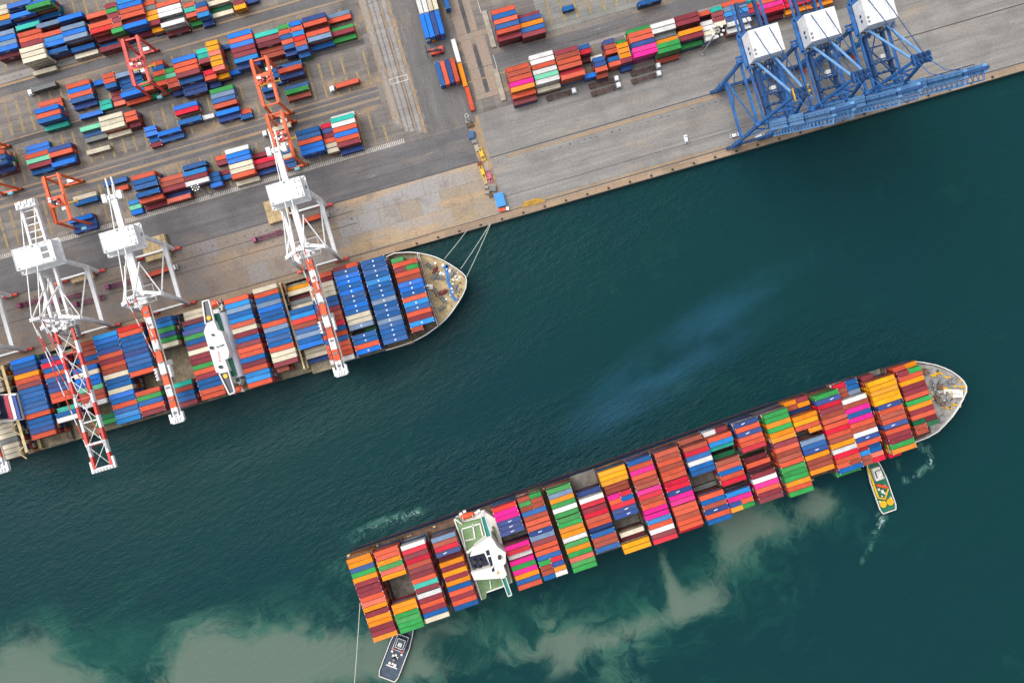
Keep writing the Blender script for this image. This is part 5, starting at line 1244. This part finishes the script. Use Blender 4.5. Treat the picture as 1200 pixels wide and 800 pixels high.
# ================================================================== TUGS
def tug(px, py, heading, L, W_, label, style):
    """Hull along +x (bow at +x)."""
    p = P(px, py, ZW); t = thing('tugboat', label, 'tugboat', (p.x, p.y, ZW), heading)
    n = 12; out = []
    for i in range(n + 1):
        f = i / n; x = -L / 2 + L * f
        w_ = W_ / 2 * (1 if f < .62 else math.sqrt(max(0, 1 - ((f - .62) / .38) ** 2)) * .92 + .08 * 0 + .0)
        if f < .06: w_ *= .82 + 3 * f
        out.append((x, max(w_, .25)))
    pts = out + [(x, -w) for x, w in reversed(out)]
    low = [(x * .95, y * .84) for x, y in pts]
    bm = NB(); prism(bm, low, -1.5, 2.0, 0, pts); obj('hull', bm, NAVY, t)
    bm = NB(); prism(bm, [(x * .97, y * .94) for x, y in pts], 1.6, 2.04); obj('deck', bm, GREENS if style else paint('slate_deck_paint', (70, 84, 100), .7, .3, .5), t)
    bm = NB(); wall_along(bm, pts, 1.9, 2.9, .35, True); obj('bulwark', bm, WHITE2, t)
    bm = NB()
    m_ = len(pts)
    for i in range(m_):
        a, b_ = Vector((*pts[i], 1.5)), Vector((*pts[(i + 1) % m_], 1.5)); k = max(1, int((b_ - a).length / 1.4))
        for j in range(k): q_ = a.lerp(b_, j / k) * 1.0; bar(bm, q_ + Vector((0, 0, -.55)), q_ + Vector((0, 0, .55)), .75, round_=8)
        bar(bm, a, b_, .5, .5)
    obj('fender', bm, RUBBER, t)
    if style:
        bm = NB(); box(bm, 2.6, 9.2, -2.1, 1.9, 2.04, 4.6); box(bm, 4, 8, -1.6, 1.5, 4.6, 6.9, 0, .2); dh = obj('deckhouse', bm, WHITE2, t)
        bm = NB(); box(bm, 4.3, 7.7, -1.64, 1.54, 5.5, 6.3); obj('window', bm, GLASSD, dh)
        bm = NB(); box(bm, 5.2, 7.2, -1.1, .9, 6.9, 7.6); bar(bm, (5, 0, 7.2), (5, 0, 12), .3, round_=8); bar(bm, (5, -1.2, 10.4), (5, 1.2, 10.4), .15); obj('mast', bm, WHITE2, dh)
        lb = NB(); 
        for k in range(8):
            a0 = -1.2 + k * .35; bar(lb, (a0 - 1.2, -2.2 + k * .55, 5.3), (a0 - .7, -1.65 + k * .55, 5.3), 1.5, .9, round_=8)
        o = obj('rescue_boat', lb, LIFEB, t); o.location = (.2, 0, -.6)
        for y in (-1.9, 1.9):
            bm = NB(); disc(bm, -10.2, y, 2.04, 3.3, 1.75, 20); disc(bm, -10.2, y, 3.3, 3.6, .5, 12); obj('winch_drum', bm, YELLOW, t)
        bm = NB(); bar(bm, (10, 3.3, 3), (-6, 3.3, 3), .9, .6); bar(bm, (-6, 3.6, 3), (-8, .2, 3), .6, .6); bar(bm, (-8, .2, 3), (-3.4, -3.2, 3), .6, .6); obj('tow_rail', bm, YELLOW, t)
        bm = NB()
        for x, y, s_ in ((-4, 0, .8), (-5.2, -.8, .5), (-2.4, 1.4, .6), (-6.2, 1, .4), (-8.6, -3, .5), (-8.6, 3, .5), (-1.6, -2.2, .5)): box(bm, x - s_, x + s_, y - s_ * .7, y + s_ * .7, 2.04, 2.9)
        obj('deck_fitting', bm, WHITE2, t)
    else:
        bm = NB(); box(bm, 0, 8.5, -3, 3, 2.04, 4.6); box(bm, 2, 7.5, -2.2, 2.2, 4.6, 7.2, 0, .25); dh = obj('deckhouse', bm, paint('blue_grey_house_paint', (78, 92, 112), .6, .2, .5), t)
        bm = NB(); box(bm, 2.3, 7.2, -2.24, 2.24, 5.5, 6.3); obj('window', bm, GLASSD, dh)
        bm = NB(); wall_along(bm, [(0.2, -2.9), (8.3, -2.9), (8.3, 2.9), (.2, 2.9)], 4.6, 5.2, .25, True); wall_along(bm, [(2.4, -2), (7.2, -2), (7.2, 2), (2.4, 2)], 7.2, 7.7, .25, True); box(bm, 3.6, 5.4, -1, 1, 7.2, 8.2); bar(bm, (4.6, 0, 7.2), (4.6, 0, 12), .3, round_=8); obj('house_rail', bm, WHITE2, dh)
        for y in (-1.9, 1.9):
            bm = NB(); disc(bm, .9, y, 4.6, 6.8, .55, 14, 0, .45); obj('exhaust_stack', bm, REDP, dh)
        bm = NB()
        for x, y, s_ in ((-4, 1.2, .6), (-4.4, -1, .6), (-5.6, .2, .5), (-3.2, 0, .5), (-8.2, 1.6, .6), (-8.4, -1.4, .7), (-8, 0, .5), (-2, -2.6, .5), (-2, 2.6, .5)): box(bm, x - s_, x + s_, y - s_, y + s_, 2.04, 3.0)
        bar(bm, (-9.6, -3, 2.6), (-9.6, 3, 2.6), .5, .6); obj('deck_fitting', bm, WHITE2, t)
        bm = NB(); bar(bm, (-5, -1.2, 3), (-5, 1.2, 3), 1.5, round_=14); obj('towing_winch', bm, DARK, t)
    return t
def head(dx, dy): return math.atan2(-dy, dx)
tug(467.5, 758, head(.355, -.935), 33, 10.4, 'dark blue tugboat with white bulwark pushing at the stern of the outbound ship', 0)
tug(1028.5, 566, head(-.33, -.944), 30, 8.6, 'green-decked tugboat with two yellow drums near the bow of the outbound ship', 1)

# ================================================================== ROPES
def rope(name, pts, r, label, group=None):
    cu = bpy.data.curves.new(name, 'CURVE'); cu.dimensions = '3D'; cu.bevel_depth = r; cu.bevel_resolution = 1
    sp = cu.splines.new('POLY'); sp.points.add(len(pts) - 1)
    for q_, p in zip(sp.points, pts): q_.co = (*p, 1)
    o0 = bpy.data.objects.new(name, cu); COL.objects.link(o0)
    dg = bpy.context.evaluated_depsgraph_get(); me = bpy.data.meshes.new_from_object(o0.evaluated_get(dg))
    bpy.data.objects.remove(o0); o = bpy.data.objects.new(name, me); COL.objects.link(o); me.materials.clear(); me.materials.append(ROPE)
    return tag(o, label, 'rope', group)
def sag(a, b, s, n=14): return [a.lerp(b, i / n) - Vector((0, 0, s * 4 * (i / n) * (1 - i / n))) for i in range(n + 1)]
RG = 'mooring lines at the bow of the moored ship'
rope('mooring_line', sag(P(521, 303, 10), P(547.5, 269.5, .6), 1.5), .17, 'mooring line nearest the quay, from the moored bow', RG)
rope('mooring_line', sag(P(540, 315, 10), P(574.5, 262, .6), 1.8), .17, 'mooring line in the middle of three from the moored bow', RG)
rope('mooring_line', sag(P(546, 326, 10), P(575, 262.5, .6), 2.0), .17, 'mooring line farthest from the quay, from the tip of the moored bow', RG)
rope('tow_line', sag(P(422, 706, 6), P(413, 830, 0), 1.0), .22, 'tow line trailing from the stern of the outbound ship to the bottom edge')
bm = NB(); disc(bm, 0, 0, 0.01, .55, .34, 12, 0, .3); disc(bm, 0, 0, .55, .8, .5, 12); box(bm, -.55, .55, -.55, .55, 0.008, .08)
qb = obj('quay_bollard', bm, DARK); tag(qb, 'dark mooring bollard in the row along the quay edge', 'bollard', 'mooring bollards along the quay edge')
for k in range(28):
    o = qb if k == 0 else qb.copy()
    if k: COL.objects.link(o)
    o.location = QF.W(390 + k * 26, VQ - 2.4)
# ================================================================== TRUCKS, CARS, YARD MACHINES
def make_truck(cabm, chm):
    """Tractor with a bare skeletal trailer; front at +x."""
    t = thing('terminal_truck', 'x', 'truck')
    bm = NB(); box(bm, 5.6, 7.6, -1.2, 1.2, 1.0, 3.2, 0, .12); box(bm, 7.3, 8.0, -1.15, 1.15, .8, 1.9)
    cab = obj('cab', bm, cabm, t)
    bm = NB(); box(bm, 7.46, 7.62, -1.0, 1.0, 2.0, 2.85); obj('windscreen', bm, GLASSD, cab)
    bm = NB(); [bar(bm, (3.2, s_ * .45, .95), (7.6, s_ * .45, .95), .25, .35) for s_ in (-1, 1)]; box(bm, 3.6, 5.4, -1.1, 1.1, 1.0, 1.5); obj('tractor_frame', bm, DARK, t)
    bm = NB(); [bar(bm, (-8.0, s_ * .55, 1.35), (4.6, s_ * .55, 1.35), .3, .4) for s_ in (-1, 1)]
    for x in (-7.8, -4.6, -1.2, 2.0, 4.4): bar(bm, (x, -1.2, 1.4), (x, 1.2, 1.4), .35, .3)
    for x in (-6.2, -3): bar(bm, (x, -.55, 1.35), (x + 1.6, .55, 1.35), .18)
    [bar(bm, (-8.0, s_ * 1.1, 1.4), (4.6, s_ * 1.1, 1.4), .22, .25) for s_ in (-1, 1)]
    for k in range(9): bar(bm, (-7.2 + k * 1.35, -1.1, 1.36), (-7.2 + k * 1.35, 1.1, 1.36), .2, .2)
    obj('trailer_frame', bm, chm, t)
    for x in (6.7, 3.9, -5.4, -6.8):
        for s_ in (-1, 1):
            bm = NB(); bar(bm, (x, s_ * .85, .5), (x, s_ * 1.2, .5), 1.0, round_=12); obj('wheel', bm, RUBBER, t)
    return t
def put(o, x0, y0, x1, y1, label, group):
    """From the tail pixel to the cab pixel."""
    a, b_ = P(x0, y0), P(x1, y1); d_ = b_ - a; m_ = (a + b_) / 2
    o.location = (m_.x, m_.y, .02); o.rotation_euler = (0, 0, math.atan2(d_.y, d_.x)); o['label'] = label
    if group: o['group'] = group
    return o
base_t = make_truck(CARW, TRAIL)
TG = 'trucks with empty trailers on the right apron'
first = True
for (a, lab_, grp) in (((640, 117, 675, 107), 'white truck with reddish empty trailer, leftmost on the apron', TG), ((689, 103, 725.5, 92.5), 'white truck with empty trailer, upper of the middle pair on the apron', TG),
                       ((691.5, 112, 728, 100), 'white truck with empty trailer, lower of the middle pair on the apron', TG), ((737.5, 88.5, 774.5, 77.5), 'white truck with empty trailer, upper of the right pair on the apron', TG),
                       ((738.5, 97.5, 775, 86.5), 'white truck with empty trailer, lower of the right pair on the apron', TG),
                       ((71, 100.5, 35.5, 111), 'white truck carrying a grey container in the left yard', 'trucks carrying containers'), ((172, 325, 212, 312), 'white truck carrying a red container under the middle white crane', 'trucks carrying containers'),
                       ((349, 263, 388, 251), 'white truck carrying a red container under the white crane nearest the bow', 'trucks carrying containers'), ((345, 148, 308, 159), 'white truck carrying a cream container below an orange gantry', 'trucks carrying containers'),
                       ((424, 96, 386, 107), 'truck carrying a coral container on the empty yard slots', 'trucks carrying containers')):
    t = base_t if first else copy_tree(base_t)
    first = False; put(t, *a, lab_, grp)
    if grp != TG:
        ch = {71: 'a', 172: 'c', 349: 'c', 345: 'e', 424: 'c'}[a[0]]
        dv = Vector((math.cos(t.rotation_euler.z), math.sin(t.rotation_euler.z), 0))
        c = Vector(t.location) - dv * 1.6
        place_container(40, ch, Vector((c.x, c.y, 1.62)), t.rotation_euler.z, f"{CNAME[ch]} container riding on the {lab_.split(' carrying')[0]} {' '.join(lab_.split()[lab_.split().index('container') + 1:])}", 'containers carried on trucks')
pt = make_truck(PINKP, paint('purple_trailer_paint', (128, 52, 84), .6, .25, .6))
PG = 'purple terminal tractors on the quay lane'
first = True
for a, lab_ in (((58, 349, 22, 359), 'purple tractor with trailer on the quay lane, leftmost one'), ((96, 345, 62, 354), 'purple tractor with trailer under the lattice boom crane'), ((160, 328, 126, 337), 'purple tractor with trailer between the two middle white cranes'),
                ((330, 272, 298, 282), 'purple tractor with trailer left of the white crane nearest the bow'), ((122, 348, 90, 357), 'purple tractor with trailer on the inner quay lane behind the moored ship')):
    t = pt if first else copy_tree(pt); first = False; put(t, *a, lab_, PG)
def make_car(van=False):
    t = thing('parked_car', 'x', 'car')
    L, W_, h = (5.0, 1.9, 2.0) if van else (4.4, 1.78, 1.42)
    prof = [(-L / 2, .35), (-L / 2, .95), (-L / 2 + .25, h - .1 if van else .95), (-L * .28, h), (L * .14, h), (L * .3, .98), (L / 2 - .1, .82), (L / 2, .4)]
    bm = NB(); A = [bm.verts.new((x, -W_ / 2 * (1 if z < 1 else .86), z)) for x, z in prof]; B = [bm.verts.new((x, W_ / 2 * (1 if z < 1 else .86), z)) for x, z in prof]
    for i in range(len(prof)): j = (i + 1) % len(prof); bm.faces.new((A[i], A[j], B[j], B[i]))
    bm.faces.new(A); bm.faces.new(list(reversed(B))); body = obj('body', bm, CARW, t)
    bm = NB(); box(bm, L * .17, L * .27, -W_ * .4, W_ * .4, 1.05, h - .14); obj('windscreen', bm, GLASSD, body)
    o_ = NB(); box(o_, -L * .45, -L * .36, -W_ * .4, W_ * .4, 1.02, h - .1); obj('rear_window', o_, GLASSD, body)
    for x in (-L * .31, L * .31):
        for s_ in (-1, 1): bm = NB(); bar(bm, (x, s_ * (W_ / 2 - .2), .33), (x, s_ * (W_ / 2 + .02), .33), .66, round_=14); obj('wheel', bm, RUBBER, t)
    return t
car = make_car(); CG = 'white cars parked on the right apron'
for i, (x, y, dx, dy, lab_) in enumerate(((803.5, 163.5, -.2, -1, 'white car alone on the open apron left of the blue cranes'), (860.5, 159, 1, -.28, 'white car beside the waterside leg of the leftmost blue crane'))):
    c = car if i == 0 else copy_tree(car); c.location = P(x, y) + Vector((0, 0, .02)); c.rotation_euler = (0, 0, head(dx, dy)); c['label'] = lab_; c['group'] = CG
van = make_car(True)
for i, (x, y, lab_) in enumerate(((890, 160, 'white van under the leftmost blue crane'), (944, 148, 'white van under the middle blue crane'), (1003, 131, 'white van under the rightmost blue crane'))):
    c = van if i == 0 else copy_tree(van); c.location = P(x, y) + Vector((0, 0, .02)); c.rotation_euler = (0, 0, QA + .2); c['label'] = lab_; c['group'] = CG; c['category'] = 'van'; c.name = 'parked_van'
# floodlight masts
def mast(bx, by, h, label):
    t = thing('floodlight_mast', label, 'light mast', P(bx, by)); q = h / 26.0
    bm = NB(); bar(bm, (0, 0, 0), (0, 0, h), .75, round_=10); box(bm, -1.1, 1.1, -1.1, 1.1, 0, .7); obj('pole', bm, GREYDECK, t)
    bm = NB(); disc(bm, 0, 0, h - .4, h, 1.0 * q, 16)
    for k in range(8): a = k * math.pi / 4; bar(bm, (0, 0, h - .1), (2.1 * q * math.cos(a), 2.1 * q * math.sin(a), h - .1), .16)
    cr = obj('crown', bm, GREYDECK, t)
    for k in range(8):
        a = k * math.pi / 4; bm = NB(); x, y = 2.3 * q * math.cos(a), 2.3 * q * math.sin(a); box(bm, x - .4 * q, x + .4 * q, y - .4 * q, y + .4 * q, h - .6, h + .1); obj('floodlight', bm, WHITE2, cr)
mast(246, 227.5, 20.0, 'floodlight mast between the ticked white line and the yard stacks')
mast(823, 63, 32.0, 'tall floodlight mast at the edge of the long right stack')
mast(548, 142, 10.0, 'short floodlight mast at the end of the cross road')
# hatch covers landed on the quay
for x, y, wx, wy, lab_ in ((184, 291, 13, 12, 'rusty sand coloured hatch covers stacked behind the middle white crane'), (326, 247, 12, 12, 'rusty sand coloured hatch covers stacked behind the white crane nearest the bow'), (99, 325, 12, 4, 'narrow ochre hatch cover lying behind the lattice boom crane')):
    t = thing('hatch_cover_stack', lab_, 'hatch covers', P(x, y), QA)
    bm = NB(); box(bm, -wx / 2, wx / 2, -wy / 2, wy / 2, .3, 1.5); box(bm, -wx / 2 + .3, wx / 2 - .2, -wy / 2 + .2, wy / 2 - .3, 1.55, 2.7)
    for k in range(6): box(bm, -wx / 2 + .4 + k * wx / 6.4, -wx / 2 + .7 + k * wx / 6.4, -wy / 2 + .3, wy / 2 - .4, 2.7, 2.85)
    obj('panel', bm, TAN, t)
    bm = NB(); [box(bm, sx_ * wx * .4 - .4, sx_ * wx * .4 + .4, -wy * .45, wy * .45, .01, .3) for sx_ in (-1, 0, 1)]; obj('timber', bm, RUSTY, t)
for i, (x, y, sx_, sy_, sz_, m_, lab_) in enumerate(((551, 147, 1.6, 1.0, 1.2, RUSTY, 'rusty skip below the short floodlight mast'), (556, 166, 1.4, .9, 1.0, GREY, 'grey steel skip below the dark blue generator box'), (559, 174, .9, 1.5, .8, CONC, 'pale concrete blocks above the upper yellow spreader'), (562, 192, 1.0, .8, 1.1, BOOT, 'dark red bin between the two yellow spreaders'), (569, 213, .8, 1.2, .8, TAN, 'tan timber stack beside the lower yellow spreader'), (575, 229, .8, 1.0, 1.0, RUSTY, 'rusty bin left of the light blue cabin'))):
    bm = NB(); box(bm, -sx_, sx_, -sy_, sy_, 0, sz_, 0, -.12); box(bm, -sx_ * .8, sx_ * .8, -sy_ * .8, sy_ * .8, sz_, sz_ + .15); [box(bm, -sx_ - .1, sx_ + .1, y_ - .08, y_ + .08, .2, sz_ * .9) for y_ in (-sy_ * .5, sy_ * .5)]
    o = obj('skip', bm, m_, loc=P(x, y)); o.rotation_euler.z = QA; tag(o, lab_, 'skip')
# spreaders, cabin and stores along the boundary between the two berths
def spreader(x, y, m, L, lab_):
    t = thing('spreader', lab_, 'spreader', P(x, y), R(VF.deg + 4))
    bm = NB(); [bar(bm, (-L / 2, s_ * .6, .5), (L / 2, s_ * .6, .5), .4, .5) for s_ in (-1, 1)]; [bar(bm, (k * L / 2, -1.2, .5), (k * L / 2, 1.2, .5), .5, .5) for k in (-1, -.3, .3, 1)]; obj('frame', bm, m, t)
    bm = NB(); box(bm, -1.4, 1.4, -.9, .9, .76, 1.6); obj('head_block', bm, m, t)
spreader(564.5, 181, YELLOW, 6.5, 'yellow spreader frame, upper one between the two berths'); spreader(565.5, 202, YELLOW, 7.5, 'yellow spreader frame, lower one between the two berths'); spreader(573.5, 207, MAGE, 6, 'pink spreader frame beside the yellow one')
t = thing('site_cabin', 'light blue flat-roofed cabin near the quay edge between the berths', 'cabin', P(586, 235), R(VF.deg))
bm = NB(); box(bm, -3.4, 3.4, -2.2, 2.2, 0, 2.7); obj('wall', bm, SITEB, t)
bm = NB(); box(bm, -3.55, 3.55, -2.35, 2.35, 2.7, 2.85); [box(bm, -2.4 + k * 1.6, -2.3 + k * 1.6, -2.3, 2.3, 2.85, 2.93) for k in range(4)]; obj('roof', bm, SITEB, t)
bm = NB(); box(bm, -.5, .5, -2.26, -2.15, 0.05, 2.0); obj('door', bm, WHITE2, t)
CR = [(586, 246, LIFEB, 'orange crate'), (590, 245.5, LIFEB, 'orange crate'), (594.5, 244.5, WHITE2, 'white crate')]
for x, y, m, nme in CR:
    bm = NB(); box(bm, -.8, .8, -.9, .9, 0, 1.2); [box(bm, -.85, .85, -.95 + k * .8, -.75 + k * .8, .2, 1.3) for k in range(3)]
    tag(obj('crate', bm, m, loc=P(x, y)), f"{nme} by the light blue cabin, {'left' if x < 588 else ('middle' if x < 592 else 'right')} of the three", 'crate', 'crates by the blue cabin')
for x, y, lab_ in ((570, 220, 'upper white block of stores between the berths'), (571, 226, 'lower white block of stores between the berths')):
    bm = NB(); box(bm, -1.2, 1.2, -.8, .8, 0, 1.1); box(bm, -.9, .9, -.6, .6, 1.1, 1.5); tag(obj('stores_pallet', bm, GREYDECK, loc=P(x, y)), lab_, 'pallet')
bm = NB(); box(bm, -1.6, 1.6, -1.6, 1.6, 0, 1.6); [box(bm, -1.5, 1.5, -1.5 + k * .75, -1.2 + k * .75, 1.6, 1.8) for k in range(4)]; tag(obj('rack', bm, GREY, loc=P(577.5, 221)), 'grey steel rack above the light blue cabin', 'rack')
bm = NB(); box(bm, -1.4, 1.4, -2, 2, 0, 1.9); box(bm, -1.0, 1.0, -1.6, 1.6, 1.9, 2.3); tag(obj('generator', bm, BUOYB, loc=P(553, 159)), 'dark blue generator box beside the end of the cross road', 'generator')
bm = NB()
for k in range(5): bar(bm, (-6.5 + k * .5, -1.2 + k * .55, .3 + (k % 2) * .3), (6 - k * .8, -1.2 + k * .55, .3 + (k % 2) * .3), .4, .5)
[bar(bm, (x, -1.6, .06), (x, 1.6, .06), .3, .1) for x in (-4, 0, 4)]
tag(obj('steel_beams', bm, paint('ochre_steel', (206, 158, 56), .7, .3, .6, rust=.3), loc=P(625, 236.5)), 'bundle of ochre steel beams lying along the quay edge by the blue cabin', 'steel beams').rotation_euler.z = QA
# reach stacker by the blue road stack
t = thing('reach_stacker', 'dark red and black reach stacker below the blue stack on the cross road', 'reach stacker', P(512, 61), R(195))
bm = NB(); box(bm, -3.4, 3.4, -1.6, 1.6, .8, 2.0); box(bm, -3.4, -1.6, -1.5, 1.5, 2.0, 2.9); obj('body', bm, REDP, t)
bm = NB(); box(bm, -.6, 1.2, -1.3, -.1, 2.0, 3.6); obj('cab', bm, GLASSD, t)
bm = NB(); bar(bm, (-2.8, .7, 3.2), (5.2, .7, 5.6), .8, .8); bar(bm, (5, -2.8, 5.2), (5, 4, 5.2), .6, .5); obj('boom', bm, DARK, t)
for x in (-2.4, 2.4):
    for s_ in (-1, 1): bm = NB(); bar(bm, (x, s_ * 1.3, .8), (x, s_ * 1.9, .8), 1.6, round_=14); obj('wheel', bm, RUBBER, t)

build_containers()
# ================================================================== EXHAUST SMOKE over the water
def smoke():
    m = bpy.data.materials.new('exhaust_smoke'); m.use_nodes = True; nt = m.node_tree; nt.nodes.clear()
    out = N(nt, 'ShaderNodeOutputMaterial'); pv = N(nt, 'ShaderNodeVolumePrincipled')
    pv.inputs['Color'].default_value = (0.16, 0.54, 0.96, 1); pv.inputs['Anisotropy'].default_value = 0.0
    tc = N(nt, 'ShaderNodeTexCoord'); 
    ln = N(nt, 'ShaderNodeVectorMath', operation='LENGTH'); nt.links.new(tc.outputs['Object'], ln.inputs[0])
    fall = maprange(nt, ln.outputs['Value'], 0.15, 1.0, 1.0, 0.0)
    nz = tnoise(nt, pos(nt, 35, (0.014, 0.032, .03)), 1.0, 4, .6)
    d_ = mathn(nt, 'MULTIPLY', fall, maprange(nt, nz, .40, .72, 0.0, 1.0))
    nt.links.new(mathn(nt, 'MULTIPLY', d_, 0.031), pv.inputs['Density']); nt.links.new(pv.outputs[0], out.inputs['Volume'])
    return m
a, b_ = P(600, 566, 12), P(985, 282, 12)
bm = NB(); bmesh.ops.create_uvsphere(bm, u_segments=32, v_segments=16, radius=1.0)
o = obj('exhaust_smoke', bm, smoke()); c = (a + b_) / 2; o.location = (c.x, c.y, 13); o.rotation_euler.z = math.atan2((b_ - a).y, (b_ - a).x); o.scale = ((b_ - a).length / 2, 23, 9)
tag(o, 'thin blue exhaust smoke drifting over the water between the two ships', 'smoke', kind='stuff')
SC.cycles.volume_step_rate = 4.0; SC.cycles.volume_bounces = 0
